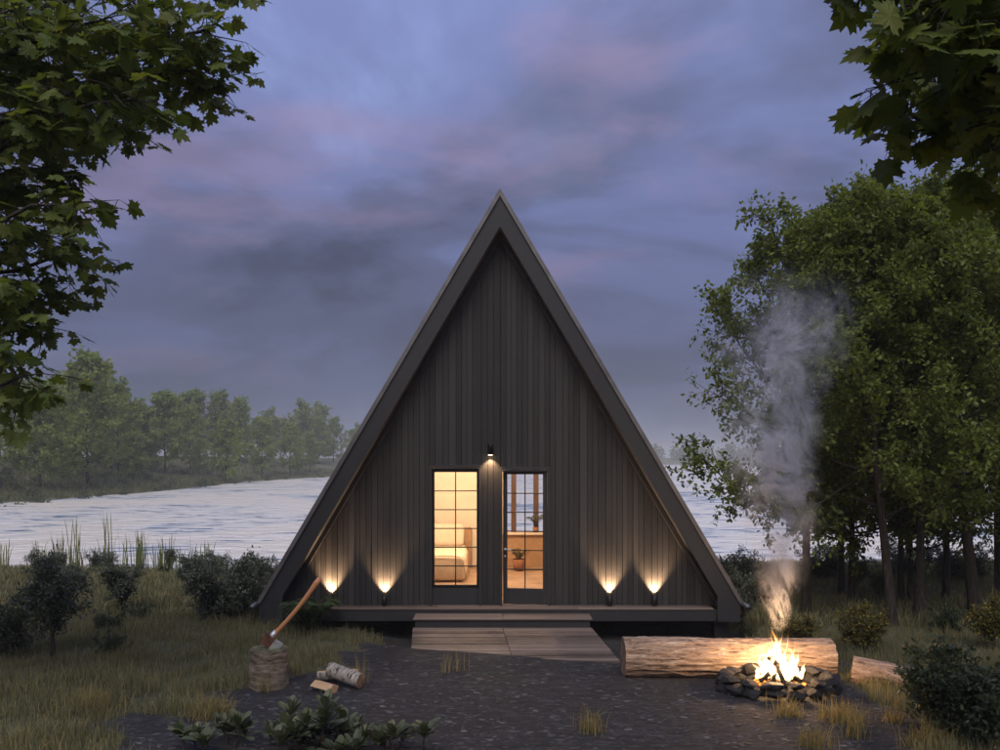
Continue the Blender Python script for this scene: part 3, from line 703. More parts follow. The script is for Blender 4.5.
maple('maple_tree', gv(-6.0, 7.6), 7.2, .16, tg([
    (248, 30, .9), (255, 85, .8), (215, 70, 1), (190, 20, 1), (160, 60, 1), (150, 100, .8), (110, 20, 1), (100, 75, 1), (60, 40, .8), (40, 110, 1.1), (75, 130, 1.1), (20, 10, .8), (120, 128, .5),
    (15, 170, 1.1), (50, 190, 1), (105, 205, .6), (80, 170, 1), (30, 235, 1.1), (75, 235, .9), (112, 262, .45), (60, 285, .9), (20, 290, 1.1), (70, 325, .6), (30, 345, 1), (20, 380, 1), (55, 375, .5), (-20, 330, .8), (-30, 230, .8), (-30, 120, .8), (-20, 60, .8), (170, -30, .8), (70, -30, .8), (240, -25, .5), (85, 300, .3)], 6.9, 3) + [((-7.1 - 2.0 * ((k * .37) % 1), 5.6 + 4.2 * ((k * .61) % 1), 3.2 + 4.2 * ((k * .23 + .1) % 1)), 1.0) for k in range(16)],
    'maple with long leafy boughs hanging in front of the far bank', 31, .128, 34)
maple('maple_tree', gv(4.5, 5.4), 5.9, .13, tg([
    (850, 15, .9), (875, 50, 1.1), (858, 95, .9), (895, 90, 1), (920, 40, 1), (925, 120, .9), (955, 85, 1), (975, 30, 1), (985, 130, 1), (955, 145, .7), (880, 175, .35), (905, 160, .5), (940, 175, .4), (990, 175, .6), (870, -20, .8), (930, -25, .8), (1010, 80, .8)], 4.1, 8) + [((5.3 + 1.5 * ((k * .37) % 1), 4.4 + 2.4 * ((k * .61) % 1), 3.4 + 3.0 * ((k * .23 + .1) % 1)), 1.0) for k in range(13)],
    'maple with large dark leaves hanging above the grove', 32, .128, 22)

# trees on the far bank
bk = [grow(40 + i, 10.5 + i * .5, 3.6 + .3 * i, .16, .15, 26, 6, 4, 11, .46, (0.01, 0), kind='quad', twl=.8, lm='leaf_bank', fm=.45, back=False, low_el=5, top_el=70) for i in range(3)]
rb = random.Random(9)
spots = []
for u, v in ((40, 489), (88, 486), (118, 476), (165, 474), (226, 483), (190, 472), (262, 476), (290, 475), (310, 473), (140, 470), (62, 474)):
    spots.append(gp(u, v))
for k in range(50):
    y = 64 + 220 * rb.random() ** 1.2; d = rb.uniform(12, 36); spots.append(gv(-34 - d + max(0, y - 105) * .12, y))
for k in range(5): spots.append(gv(-44 - k * 5, 54 + rb.uniform(0, 10)))
small = len(spots)
for k in range(14):
    y = 60 + 150 * rb.random() ** 1.2; spots.append(gv(-36 - rb.uniform(2, 16) + max(0, y - 105) * .12, y))
for i, p in enumerate(spots):
    plant('bank_tree', bk[i % 3], 'pale green slender tree on the far bank of the river' if i < small else 'low bushy young tree among the trees of the far bank', 'tree', p, rb.uniform(.62, 1.0) * (.82 if p.x > -38 else 1) * (1.18 if i in (0, 1, 2, 10) else 1 if i < small else .5), rb.uniform(0, 6), 'trees lining the far bank' if i < small else 'young trees on the far bank')
# low shrubs dotted over the bank
def puff(seed, n, lsize, kind='quad', lm='leaf_shrub', flat=.75):
    r = np.random.default_rng(seed); c = r.normal(0, .22, (9, 3)); c[:, 2] = np.abs(c[:, 2]) + .25
    P = c[r.integers(0, 9, n)] + rdir(r, n) * (r.uniform(0, 1, (n, 1)) ** .4) * .32; P[:, 2] = np.abs(P[:, 2]) * flat
    A = unit(P - np.array((0, 0, .1)) + rdir(r, n) * .8); me = leaves('shrub', P, A, unit(rdir(r, n) + np.array((0, 0, 1))), lsize * r.uniform(.6, 1.3, n), kind); me.materials.append(M[lm]); return me
pf = [puff(60 + i, 170, .17, lm='leaf_box') for i in range(3)]
for k in range(210):
    y = 54 + 100 * rb.random() ** 1.5; xb = -32.5 + max(0, y - 105) * .12; x = xb - rb.random() ** 1.2 * 22 - .3
    p = gv(x, y)
    o = link('bank_shrub', pf[k % 3], None, None, p); o.scale = (rb.uniform(.5, 1.1),) * 3; o.rotation_euler = (0, 0, rb.uniform(0, 6)); o.location.z -= .05
    tag(o, 'small dark shrub dotted over the grassy far bank', 'shrub', 'shrubs on the far bank')
# far wood across the lake: one mass
r = np.random.default_rng(70); P = []
for k in range(260):
    x = r.uniform(-60, 290); y = 401 + r.uniform(0, 26) + 6 * math.sin(x * .02); h = r.uniform(7.5, 11); w = r.uniform(2.4, 4)
    q = rdir(r, 70) * (r.uniform(0, 1, (70, 1)) ** .35); P.append(np.array((x, y, h * .5)) + q * np.array((w, w, h * .5)))
P = np.concatenate(P); n = len(P)
tag(link('far_wood', leaves('far_wood', P, rdir(r, n), unit(rdir(r, n) + np.array((0, -.5, .6))), r.uniform(.9, 1.9, n), 'quad'), M['leaf_far']), 'low distant wood along the far shore of the lake', 'wood', kind='stuff')

# ------------------------------------------------------------------ shrubs near the cabin
def shrub(seed, n_stem, spread, nleaf, lsize, lm, kind='ovate', trunk=0.0, rb_=1.0):
    """unit-height shrub; trunk = clear stem share"""
    r = np.random.default_rng(seed); mb = MB(); P = []; A = []
    if trunk: mb.tube([(0, 0, -.08), (.01, 0, trunk * .5), (0.0, .01, trunk)], [.028, .024, .02], 6)
    for i in range(n_stem):
        az = i * 2.4 + r.uniform(-.4, .4); tilt = r.uniform(.15, 1.0) * spread
        d = np.array((math.cos(az) * tilt, math.sin(az) * tilt, 1.0)); s = (0, 0, trunk if trunk else -.06)
        ln = (1 - trunk) * r.uniform(.62, 1.0) / (1 if tilt < .8 else 1.1)
        p = bend_path(r, s, d, ln, 5, -.1 if trunk == 0 else .25, .14); mb.tube(p, [.016, .013, .010, .008, .005, .003], 4, False)
        for q in range(7):
            t = .30 + .7 * (q + r.uniform(0, 1)) / 7; k = t * 5; b = min(int(k), 4); sp = p[b] + (p[b + 1] - p[b]) * (k - b)
            e = sp + unit(rdir(r) + np.array((0, 0, .25))) * r.uniform(.12, .28) * rb_; mb.tube([sp, e], [.005, .002], 3, False)
            P.append(sp + (e - sp) * r.uniform(.2, 1.1, (nleaf, 1)) + r.normal(0, .035, (nleaf, 3))); A.append(unit(unit(e - sp) * .6 + rdir(r, nleaf)))
    P = np.concatenate(P); A = np.concatenate(A); P[:, 2] = np.maximum(P[:, 2], .03); nn = len(P)
    cm = leaves('foliage', P, A, unit(rdir(r, nn) * .7 + np.array((0, 0, 1))), lsize * r.uniform(.6, 1.25, nn), kind); cm.materials.append(M[lm])
    tm = bpy.data.meshes.new('stems'); tm.from_pydata([tuple(map(float, v)) for v in mb.v], [], mb.f); tm.update(); tm.materials.append(M['bark_tree'])
    return tm, cm
sh_tree = shrub(1, 15, .95, 80, .042, 'leaf_shrub', trunk=.30)
sh_tree2 = shrub(2, 14, .8, 76, .046, 'leaf_shrub', trunk=.22)
sh_ball = shrub(3, 20, .85, 60, .045, 'leaf_shrub')
sh_low = shrub(4, 20, 1.3, 56, .058, 'leaf_box')
sh_box = shrub(5, 34, .95, 48, .058, 'leaf_box', trunk=0.0)
sh_yel = shrub(6, 14, .9, 50, .055, 'leaf_yellow', trunk=.22)
def put(pr, u, v, hpx, label, group=None, sx=1.0, rz=0.0, name='shrub'):
    p = gp(u, v); s = hpx / FPX * p.y
    return plant(name, pr, label, 'shrub', p, (s * sx, s * sx, s), rz, group, 'stems', 'foliage')
put(sh_tree, 52, 660, 96, 'small standard shrub on a single bare stem in the grass', rz=.5, name='standard_shrub')
put(sh_tree2, 122, 613, 50, 'dense round-headed shrub on a short trunk beside two low mounds', sx=1.05, rz=2, name='standard_shrub')
put(sh_low, 108, 633, 28, 'low mounded shrub nearest under the round-headed shrub', sx=.85, rz=1)
put(sh_low, 112, 657, 30, 'low mounded shrub in the grass between the standard shrub and the stump', sx=.85, rz=3)
put(sh_low, 141, 621, 20, 'tiny mounded shrub right beside the round-headed shrub', sx=.9, rz=4)
put(sh_ball, -2, 658, 74, 'grey-green shrub growing beside the standard shrub, cut by the frame edge', rz=2, sx=.95)
put(sh_ball, 47, 578, 32, 'grey-green shrub near the shore behind the standard shrub', rz=4, sx=1.2)
put(sh_ball, 62, 586, 26, 'smaller shrub just inland of the wide shoreline one', rz=1, sx=1.3)
put(sh_ball, 103, 571, 24, 'rounded shrub at the foot of the tall reeds', rz=5, sx=1.1)
put(sh_low, 92, 575, 10, 'very low shrub patch beside the shrub under the reeds', rz=0, sx=1)
put(sh_tree2, 170, 571, 23, 'lone small shrub standing against the pale water', rz=3, sx=.8)
put(sh_low, 163, 575, 13, 'dark spiky low plant close to the shore', rz=2, sx=.8)
put(sh_low, 5, 565, 24, 'low shrub on the shore beyond the grass', rz=2, sx=1)
put(sh_tree2, 192, 596, 42, 'shrub on a thin stem left of the large bushy one', rz=.6, sx=.95, name='standard_shrub')
put(sh_ball, 221, 622, 74, 'large loose bushy shrub beside the cabin roof edge', rz=1.2, sx=1.0)
put(sh_ball, 212, 581, 34, 'shrub by the water behind the large bushy one', rz=3.3, sx=1.0)
put(sh_ball, 241, 586, 36, 'dark shrub between the large bushy one and the cabin', rz=2.3, sx=.95)
put(sh_ball, 262, 592, 44, 'dark shrub tucked against the low end of the roof', rz=5.3, sx=.8)
put(sh_ball, 246, 616, 40, 'small shrub at the cabin corner near the chopping block', rz=4.1, sx=1)
put(sh_tree2, 742, 632, 62, 'small shrub tree on a bare stem beside the cabin post', rz=1, sx=.8, name='standard_shrub')
put(sh_low, 746, 638, 16, 'low round plant at the foot of the small shrub tree', rz=1, sx=1)
put(sh_ball, 733, 597, 52, 'bushy shrub behind the low end of the cabin roof', rz=2, sx=1.1)
put(sh_ball, 765, 602, 48, 'shrub in the grass behind the smoke', rz=4, sx=1.1)
put(sh_yel, 800, 650, 36, 'yellow-leaved shrub growing behind the big log', rz=1, sx=1.25)
put(sh_yel, 861, 660, 56, 'golden-leaved shrub on a short stem in the grass', rz=3, sx=1.0, name='standard_shrub')
put(sh_yel, 872, 648, 40, 'smaller golden shrub half hidden behind the golden one', rz=5, sx=.8, name='standard_shrub')
put(sh_tree2, 858, 590, 32, 'far small shrub near the water among the trunks', rz=3, sx=.9, name='standard_shrub')
put(sh_tree2, 880, 604, 32, 'small round shrub on a stem between the grove trunks', rz=5, sx=.75, name='standard_shrub')
put(sh_low, 948, 634, 38, 'dark round bush under the stout leaning tree', rz=2, sx=.75)
put(sh_yel, 993, 652, 56, 'brownish shrub at the edge of the grove', rz=2, sx=.9)
put(sh_box, 968, 742, 112, 'dense dark evergreen bush on several bare stems near the fallen log', rz=1, sx=.95, name='evergreen_bush')

put(sh_ball, 905, 577, 40, 'leafy waterside bush showing between the grove trunks', rz=3, sx=1.3)
put(sh_ball, 960, 582, 46, 'leafy bush behind the reddish-trunked tree', rz=1, sx=1.3)
put(sh_ball, 825, 578, 40, 'waterside bush beyond the close pair of slim trees', rz=2, sx=1.2)
# reeds along the near shore
def reed(seed, nb, hh):
    r = np.random.default_rng(seed); V = []; F_ = []
    for i in range(nb):
        x, y = r.normal(0, .10, 2); h = hh * r.uniform(.5, 1.1); a = r.uniform(0, 6.28); ln = r.uniform(.02, .28); w = r.uniform(.012, .022)
        b = len(V); wx, wy = math.cos(a + 1.57) * w, math.sin(a + 1.57) * w
        for t in (0, .4, .75): 
            o = ln * h * t * t; V += [(x + math.cos(a) * o - wx * (1 - t * .5), y + math.sin(a) * o - wy * (1 - t * .5), h * t - .1), (x + math.cos(a) * o + wx * (1 - t * .5), y + math.sin(a) * o + wy * (1 - t * .5), h * t - .1)]
        V.append((x + math.cos(a) * ln * h, y + math.sin(a) * ln * h, h * (1 - ln * .3) - .1))
        F_ += [(b, b + 1, b + 3), (b, b + 3, b + 2), (b + 2, b + 3, b + 5), (b + 2, b + 5, b + 4), (b + 4, b + 5, b + 6)]
    me = mesh_np('reed_clump', V, F_); me.materials.append(M['reed']); return me
rd = [reed(80 + i, 12 + 4 * i, 1.15) for i in range(3)]
for i, (u, s) in enumerate(((18, .7), (45, .6), (68, .5), (78, .85), (88, 1.15), (94, .7), (101, .6), (124, 1.3), (130, .55), (143, .8), (151, .85), (168, .9), (176, .6), (184, .8), (196, .75), (205, .6), (228, .7), (238, .55), (216, .8), (110, .5))):
    X = (u - 500) / FPX * 25.6; p = gv(X * (1 + .005 * (i % 3)), 25.2 + .5 * math.sin(i * 2.1) + (shore(X) - 25.6))
    o = link('reed_clump', rd[i % 3], None, None, p); o.scale = (1, 1, s * 1.25); o.rotation_euler = (0, 0, i * 1.3)
    tag(o, 'clump of tall green reeds standing in the shallows', 'reeds', 'reeds along the near shore')

# fern by the cabin
def fern(seed, nf, ln):
    r = np.random.default_rng(seed); mb = MB(); P = []; A = []; S = []
    for i in range(nf):
        az = i * 2.4 + r.uniform(-.3, .3); d = np.array((math.cos(az), math.sin(az), 0)); l = ln * r.uniform(.7, 1.1); pts = []
        for j in range(13):
            t = j / 12; pts.append(d * l * (.62 * t) + np.array((0, 0, l * (1.9 * t - 1.45 * t * t))))
        mb.tube(pts, [.006 * (1 - j / 13) + .001 for j in range(13)], 4, False); side = np.array((-d[1], d[0], 0))
        for j in range(2, 13):
            for s in (-1, 1):
                for q in (0, .5):
                    k = min(j + q, 11.99); b = int(k); p = pts[b] + (pts[min(b + 1, 12)] - pts[b]) * (k - b)
                    P.append(p); A.append(side * s + d * .45 + np.array((0, 0, -.25))); S.append(l * .24 * math.sin(math.pi * min(.97, (j + q) / 13 + .06)) + .012)
    return mb, leaves('fronds', np.array(P), np.array(A), np.tile((0, 0, 1.), (len(P), 1)) + r.normal(0, .2, (len(P), 3)), S, 'leaflet')
t = T('fern', 'arching green fern at the low corner of the cabin front', 'fern', gv(-2.60, 11.55))
fm_, fc_ = fern(3, 22, .74); fm_.build('stalks', M['bark_tree'], t); link('fronds', fc_, M['leaf_fern'], t)
t = T('fern', 'small indoor plant with arching leaves behind the glazed door', 'plant', (0.36, 16.05, FLOOR)); 
MB().lathe([(.07, 0), (.10, .02), (.13, .22), (.12, .225), (.11, .18)], 16).build('pot', M['terracotta'], t, True)
fm_, fc_ = fern(5, 12, .34); o = fm_.build('stalks', M['bark_tree'], t); o.location.z = .18; o = link('fronds', fc_, M['leaf_yellow'], t); o.location.z = .18
t = T('potted_plant', 'tall dark potted plant standing on the inner window sill', 'plant', (0.70, 16.64, bz0 + .004))
MB().lathe([(.03, 0), (.05, .01), (.06, .10), (.05, .105)], 14).build('pot', M['terracotta'], t, True)
fm_, fc_ = fern(7, 7, .40); o = fm_.build('stalks', M['bark_tree'], t); o.location.z = .09; o = link('fronds', fc_, M['leaf_fern'], t); o.location.z = .09

# laurel-like plants close to the camera: stems with rosettes of leathery leaves
def laurel(seed, tips, lsize):
    r = np.random.default_rng(seed); mb = MB(); P = []; A = []; Nn = []; S = []
    for e in tips:
        e = np.array(e); b = np.array((e[0] * .45, e[1] * .45, -.05)); pth = [b + (e - b) * j / 5 + np.array((0, 0, .06 * math.sin(math.pi * j / 5))) + (r.normal(0, .01, 3) if 0 < j < 5 else 0) for j in range(6)]
        mb.tube(pth, [.011, .009, .008, .007, .006, .004], 5, False); ax = unit(pth[-1] - pth[-2])
        for w, (n, el, back_) in enumerate(((4, 72, 0), (6, 50, .02), (6, 30, .05), (4, 12, .11))):
            for i in range(n):
                az = i * 2 * math.pi / n + w * .7 + r.uniform(-.25, .25); q = R(el + r.uniform(-12, 12))
                a = np.array((math.cos(az) * math.cos(q), math.sin(az) * math.cos(q), math.sin(q)))
                P.append(e - ax * back_); A.append(a); Nn.append(np.array((-math.cos(az) * math.sin(q), -math.sin(az) * math.sin(q), math.cos(q) + .01)) + r.normal(0, .1, 3)); S.append(lsize * r.uniform(.75, 1.15))
    return mb, leaves('leaves', np.array(P), np.array(A), np.array(Nn), S, 'obovate')
def put_laurel(seed, tip_px, Y, base_px, label):
    bx = (base_px - 500) / FPX * Y; base = gv(bx, Y); rl = random.Random(seed)
    tips = []
    for u, v in tip_px:
        p = px(u, v, Y + rl.uniform(-.25, .3)); tips.append((p.x - base.x, p.y - base.y, max(.06, p.z - base.z)))
    t = T('laurel_bush', label, 'plant', base); mb, lv = laurel(seed, tips, .155)
    mb.build('stems', M['bark_tree'], t); link('leaves', lv, M['leaf_laurel'], t)
put_laurel(1, [(326, 712), (334, 718), (312, 735), (292, 738), (345, 738), (365, 742), (300, 748), (330, 735), (278, 746), (356, 752), (318, 752), (385, 752), (270, 757), (340, 760), (305, 726), (343, 726), (322, 724), (357, 733), (285, 730)], 6.7, 322, 'broad leathery-leaved bush on the bare earth below the split logs')
put_laurel(2, [(291, 714)], 6.95, 286, 'single leafy shoot rising beside the leathery-leaved bush')
put_laurel(3, [(392, 737), (403, 745), (380, 748)], 6.75, 392, 'short leathery shoots at the right flank of the leathery-leaved bush')
put_laurel(4, [(424, 741)], 6.75, 424, 'isolated leathery rosette furthest towards the ramp')
put_laurel(5, [(237, 726), (228, 740), (246, 745), (222, 748)], 6.75, 234, 'upright leafy shoots between the leathery-leaved bush and the grass')
put_laurel(6, [(196, 748), (180, 752), (206, 753)], 6.6, 190, 'low leathery plant at the edge of the near grass')

# ------------------------------------------------------------------ grass
def blades(x, y, z, h, w, seed, lean=.35):
    r = np.random.default_rng(seed); n = len(x); a = r.uniform(0, 6.283, n); ln = np.abs(r.normal(.25, .25, n)) * lean / .35; f = r.uniform(0, 6.283, n)
    dx, dy = np.cos(a), np.sin(a); wx, wy = np.cos(f) * w, np.sin(f) * w
    V = np.zeros((n, 5, 3))
    for j, (t, q) in enumerate(((0, 1), (.55, .8))):
        o = ln * h * t * t; V[:, 2 * j] = np.stack([x + dx * o - wx * q, y + dy * o - wy * q, z + h * t], -1); V[:, 2 * j + 1] = np.stack([x + dx * o + wx * q, y + dy * o + wy * q, z + h * t], -1)
    V[:, 4] = np.stack([x + dx * ln * h, y + dy * ln * h, z + h * (1 - .35 * np.minimum(ln, 1.2))], -1)
    Fc = (np.array([(0, 1, 3), (0, 3, 2), (2, 3, 4)])[None] + (np.arange(n) * 5)[:, None, None]).reshape(-1, 3)
    return V.reshape(-1, 3), Fc
def field(n, y0, y1, hmin, hmax, w, seed, power=1.0):
    r = np.random.default_rng(seed); y = y0 + (y1 - y0) * r.uniform(0, 1, n) ** power; x = r.uniform(-.84, .84, n) * y + r.normal(0, .3, n)
    cl = np.sin(x * 3.1 + 1.7 * np.sin(y * 2.3)) * np.sin(y * 3.7 + 1.3 * np.sin(x * 2.9)) + .5 * np.sin(x * 7.3 + y * 5.1) * np.sin(y * 8.3 - x * 4.7)
    k = ~gravel(x, y) & (y < shore(x) - .2) & ~((np.abs(x) < 3.4) & (y > 11.9) & (y < YB + .2)) & (r.uniform(-1.1, 1.2, n) < cl + .75)
    k &= ~((np.abs(x - 0.1) < 1.5) & (y > 9.8) & (y < 11.8))
    x, y, cl = x[k], y[k], cl[k]; h = r.uniform(hmin, hmax, len(x)) * (.85 + .38 * cl) * r.choice([1, 1, 1, 1.45], len(x))
    return blades(x, y, H(x, y) - .01, np.maximum(h, .03), w, seed + 1)
parts = [field(230000, 6.4, 13.0, .07, .17, .0034, 90), field(205000, 13.0, 26.0, .08, .19, .010, 92)]
V = np.concatenate([p[0] for p in parts]); F = np.concatenate([parts[0][1], parts[1][1] + len(parts[0][0])])
tag(link('meadow_grass', mesh_np('meadow_grass', V, F), M['grass']), 'olive and straw-coloured meadow grass around the cabin', 'grass', kind='stuff')
r = np.random.default_rng(97); n = 42000; y = 52 + 110 * r.uniform(0, 1, n) ** 1.6; x = -31.5 + np.maximum(0, y - 105) * .12 - r.uniform(0, 1, n) ** 1.3 * 30
z = H(x, y); k = z > WATER_Z + .05
bv, bf = blades(x[k], y[k], z[k] - .03, r.uniform(.15, .5, k.sum()), .05, 98)
tag(link('bank_grass', mesh_np('bank_grass', bv, bf), M['grass_bank']), 'rough olive grass covering the far bank', 'grass', kind='stuff')
def tuft_mesh(seed, n, rad, h, w=.0035, lean=.5):
    r = np.random.default_rng(seed); x = r.normal(0, rad, n); y = r.normal(0, rad, n)
    V_, F_ = blades(x, y, np.full(n, -.02), h * r.uniform(.35, 1.05, n), w, seed, lean); me = mesh_np('grass_tuft', V_, F_); me.materials.append(M['drygrass']); return me
for u, v, n, wpx, hpx, lab, ln in (
    (590, 732, 110, 22, 34, 'lone dry grass tuft on the bare earth before the ramp', .45),
    (790, 716, 150, 26, 26, 'dry grass tuft closest in front of the fire ring', .6), (842, 722, 240, 34, 32, 'wide dry grass tuft in front of the right stones', .6), (893, 722, 90, 26, 28, 'spreading arched dry tuft before the fallen log', 1.0),
    (812, 748, 130, 26, 32, 'dry grass tuft on the near earth in front of the wide tuft', .6), (855, 736, 110, 18, 34, 'upright dry tuft just before the wide tuft', .5),
    (452, 672, 26, 26, 34, 'thin sparse dry stalks at the foot of the ramp', .25), (362, 682, 22, 14, 34, 'few thin dry stalks behind the pale split log', .2), (90, 712, 300, 40, 34, 'thick grass tuft on the near lawn below the standard shrub', .6),
    (210, 716, 420, 34, 30, 'thick yellowing grass tuft beside the patch of bare earth', .6), (264, 692, 60, 12, 24, 'little grass tuft against the chopping block', .5), (930, 748, 260, 34, 40, 'tall dry grass at the foot of the evergreen bush', .7), (880, 690, 240, 30, 22, 'golden grass along the fallen log', .6)):
    p = gp(u, v); s = p.y / FPX
    o = link('grass_tuft', tuft_mesh(int(u), n, wpx * s * .3, hpx * s, .003, ln), None, None, p); tag(o, lab, 'grass tuft')

# ------------------------------------------------------------------ logs, stump, axe
def rough_log(name, label, p0, p1, r0, r1, bark, ring, seed, amp=.012, nu=72, nv=70, fr=(3.0, 9.0), cat='log'):
    p0, p1 = Vector(p0), Vector(p1); d = p1 - p0; ln = d.length
    t = T(name, label, cat, p0); t.rotation_euler = d.to_track_quat('X', 'Z').to_euler()
    V = []; Fq = []
    for j in range(nv + 1):
        q = j / nv; rr_ = r0 + (r1 - r0) * q
        for i in range(nu):
            a = 2 * math.pi * i / nu
            n_ = mnoise.noise(Vector((q * ln * fr[0] + seed, math.cos(a) * fr[1] * .35, math.sin(a) * fr[1] * .35))); n2_ = mnoise.noise(Vector((q * ln * fr[0] * 2.2, math.cos(a) * fr[1], math.sin(a) * fr[1] + seed)))
            big = mnoise.noise(Vector((q * ln * .9, math.cos(a) * .8, math.sin(a) * .8 + seed)))
            rad = rr_ + amp * (1 - 2 * abs(n_)) + amp * .7 * (1 - 2 * abs(n2_)) + rr_ * .05 * big
            xo = q * ln + (.012 * mnoise.noise(Vector((math.cos(a) * 3, math.sin(a) * 3, seed))) if j in (0, nv) else 0)
            V.append((xo, rad * math.cos(a), rad * math.sin(a)))
    for j in range(nv):
        for i in range(nu): Fq.append((j * nu + i, j * nu + (i + 1) % nu, (j + 1) * nu + (i + 1) % nu, (j + 1) * nu + i))
    link('bark', mesh_np('bark', V, Fq, True), M[bark], t)
    for e, j in ((0, 0), (1, nv)):
        ring_v = [V[j * nu + i] for i in range(nu)]; mb = MB(); mb.v = ring_v + [tuple((np.array(v) * np.array((1, .5, .5)))) for v in ring_v] + [(ln * e, 0, 0)]
        for i in range(nu):
            k = (i + 1) % nu
            q = [(i, k, nu + k, nu + i), (nu + i, nu + k, 2 * nu)]
            mb.f += q if e else [tuple(reversed(z)) for z in q]
        mb.build('cut_end', M[ring], t)
    return t
zl = float(H(2.4, 9.42))
rough_log('big_log', 'huge reddish-barked log lying behind the campfire', (1.345, 9.27, zl + .20), (3.60, 9.25, zl + .192), .200, .192, 'bark_log', 'rings_x', 2.0, .014, 110, 170, (2.6, 13))
z2 = float(H(4.0, 9.0))
rough_log('fallen_log', 'smaller pale reddish log half sunk in the grass beyond the fire', (3.74, 9.02, z2 + .12), (4.75, 8.55, z2 + .03), .145, .10, 'bark_log', 'rings_x', 7.0, .007, 64, 70)
ps = gp(269, 686); st = rough_log('chopping_block', 'upright birch chopping block with a mossy top', (ps.x, ps.y, ps.z - .03), (ps.x + .01, ps.y, ps.z + .385), .198, .185, 'bark_grey', 'rings_x', 3.0, .006, 64, 40, (9, 4), 'chopping block')
st.rotation_euler = (0, R(-90), 0)
M['moss'] = plain('moss', (0.11, 0.105, 0.05), 0.95, 0, .5, 14, 1.0)
st.children[2].data.materials.clear(); st.children[2].data.materials.append(M['moss'])
# axe, its bit in the block
bt = Vector((ps.x + .0, ps.y - .03, ps.z + .40)); end = px(321, 579, ps.y - .02)
axe = T('axe', 'axe with orange wooden handle stuck in the chopping block', 'axe', bt)
dv = end - bt; dv.normalize()
L0 = (end - bt).length
perp = Vector((dv.z, 0, -dv.x))
hp = [];
for j in range(13):
    q = j / 12; hp.append(dv * (.05 + (L0 - .05) * q) + perp * (-.045 + .03 * math.sin(q * math.pi) - .0 * q + (.03 * q * q)) )
MB().tube(hp, [.024, .025, .024, .0225, .022, .022, .022, .0225, .023, .024, .026, .030, .024], 12).build('handle', M['handle'], axe, True)
MB().tube([hp[0] + dv * .015, hp[1] + dv * .06], [.030, .027], 12).build('collar', M['steel'], axe, True)
# head: a wedge whose edge bites into the block
e0 = hp[0] + dv * .01
def V3(a, b, c): return tuple(e0 + dv * a + perp * b + Vector((0, 1, 0)) * c)
mb = MB()
mb.v = [V3(-.065, -.06, -.034), V3(.065, -.06, -.034), V3(.05, .055, -.026), V3(-.06, .055, -.026), V3(-.065, -.06, .034), V3(.065, -.06, .034), V3(.05, .055, .026), V3(-.06, .055, .026)]
mb.f = [(0, 1, 2, 3), (7, 6, 5, 4), (0, 4, 5, 1), (1, 5, 6, 2), (3, 2, 6, 7), (0, 3, 7, 4)]
hdx = mb.build('head', M['rust'], axe, bevel=.006)
mb = MB(); mb.v = [V3(.05, .0555, -.0255), V3(-.06, .0555, -.0255), V3(.05, .0555, .0255), V3(-.06, .0555, .0255), V3(.065, .145, 0), V3(-.085, .145, 0)]
mb.f = [(0, 1, 5, 4), (2, 4, 5, 3), (0, 2, 3, 1), (0, 4, 2), (1, 3, 5)]
mb.build('blade', M['steel'], hdx)
# split logs
pl = gp(345, 688); rough_log('birch_log', 'short white-barked birch log resting on split firewood', (pl.x - .17, pl.y + .12, pl.z + .155), (pl.x + .17, pl.y - .06, pl.z + .085), .075, .072, 'birch_x', 'rings_x', 5.0, .003, 40, 30, cat='firewood')
def wedge(p, ln, r_, rot, label):
    t = T('split_log', label, 'firewood', p); t.rotation_euler = rot
    n = 10; arc = [(r_ * math.cos(a), r_ * math.sin(a)) for a in [math.pi * (1.05 + .9 * i / n) for i in range(n + 1)]]
    mb = MB(); b = MB()
    for i in range(n + 1):
        for x in (0, ln): mb.v.append((x, arc[i][0], arc[i][1]))
    mb.f = [(2 * i, 2 * i + 1, 2 * i + 3, 2 * i + 2) for i in range(n)]
    mb.build('bark', M['birch_x'], t, True)
    b.v = [(0, y, z) for y, z in arc] + [(ln, y, z) for y, z in arc] + [(0, .01, .02), (ln, -.005, .03)]; k = n + 1
    b.f = [tuple([i for i in range(k)] + [2 * k]), tuple([k + i for i in reversed(range(k))] + [2 * k + 1]), (0, 2 * k, 2 * k + 1, k), (2 * k, k - 1, 2 * k - 1, 2 * k + 1)]
    b.build('split_face', M['splitwood'], t); return t
p = gp(326, 692); wedge((p.x - .13, p.y + .07, p.z + .075), .26, .068, (R(12), R(4), R(-32)), 'split log with pale inner wood facing up')
p = gp(329, 684); wedge((p.x - .14, p.y + .10, p.z + .085), .42, .085, (R(-25), 0, R(8)), 'split log lying beneath the white birch log')

# ------------------------------------------------------------------ fire ring, fire, smoke
FC = Vector((2.83, 8.66, 0)); FC.z = float(H(FC.x, FC.y))
def rock(seed, sx, sy, sz):
    bm = bmesh.new(); bmesh.ops.create_icosphere(bm, subdivisions=3, radius=1.0)
    rk = random.Random(seed); cuts = [(Vector((rk.gauss(0, 1), rk.gauss(0, 1), rk.gauss(0, .7))).normalized(), rk.uniform(.58, .88)) for _ in range(14)]
    for v in bm.verts:
        c = v.co; k = 1 / max(abs(c.x) ** 4 + abs(c.y) ** 4 + abs(c.z) ** 4, 1e-6) ** .25; c = c.lerp(c * k, .75)
        n_ = mnoise.noise(c * 1.3 + Vector((seed * 3.1, 0, 0))) * .28 + mnoise.noise(c * 3.7 + Vector((0, seed * 1.7, 0))) * .12
        c = c * (1 + n_)
        for nn_, dd_ in cuts:
            e_ = c.dot(nn_) - dd_
            if e_ > 0: c = c - nn_ * e_ * .97
        v.co = Vector((c.x * sx, c.y * sy, c.z * sz))
    me = bpy.data.meshes.new('stone'); bm.to_mesh(me); bm.free(); me.materials.append(M['stone']); return me
ringo = T('fire_ring', 'two-course oval ring of dark rough stones around the fire', 'fire ring', FC)
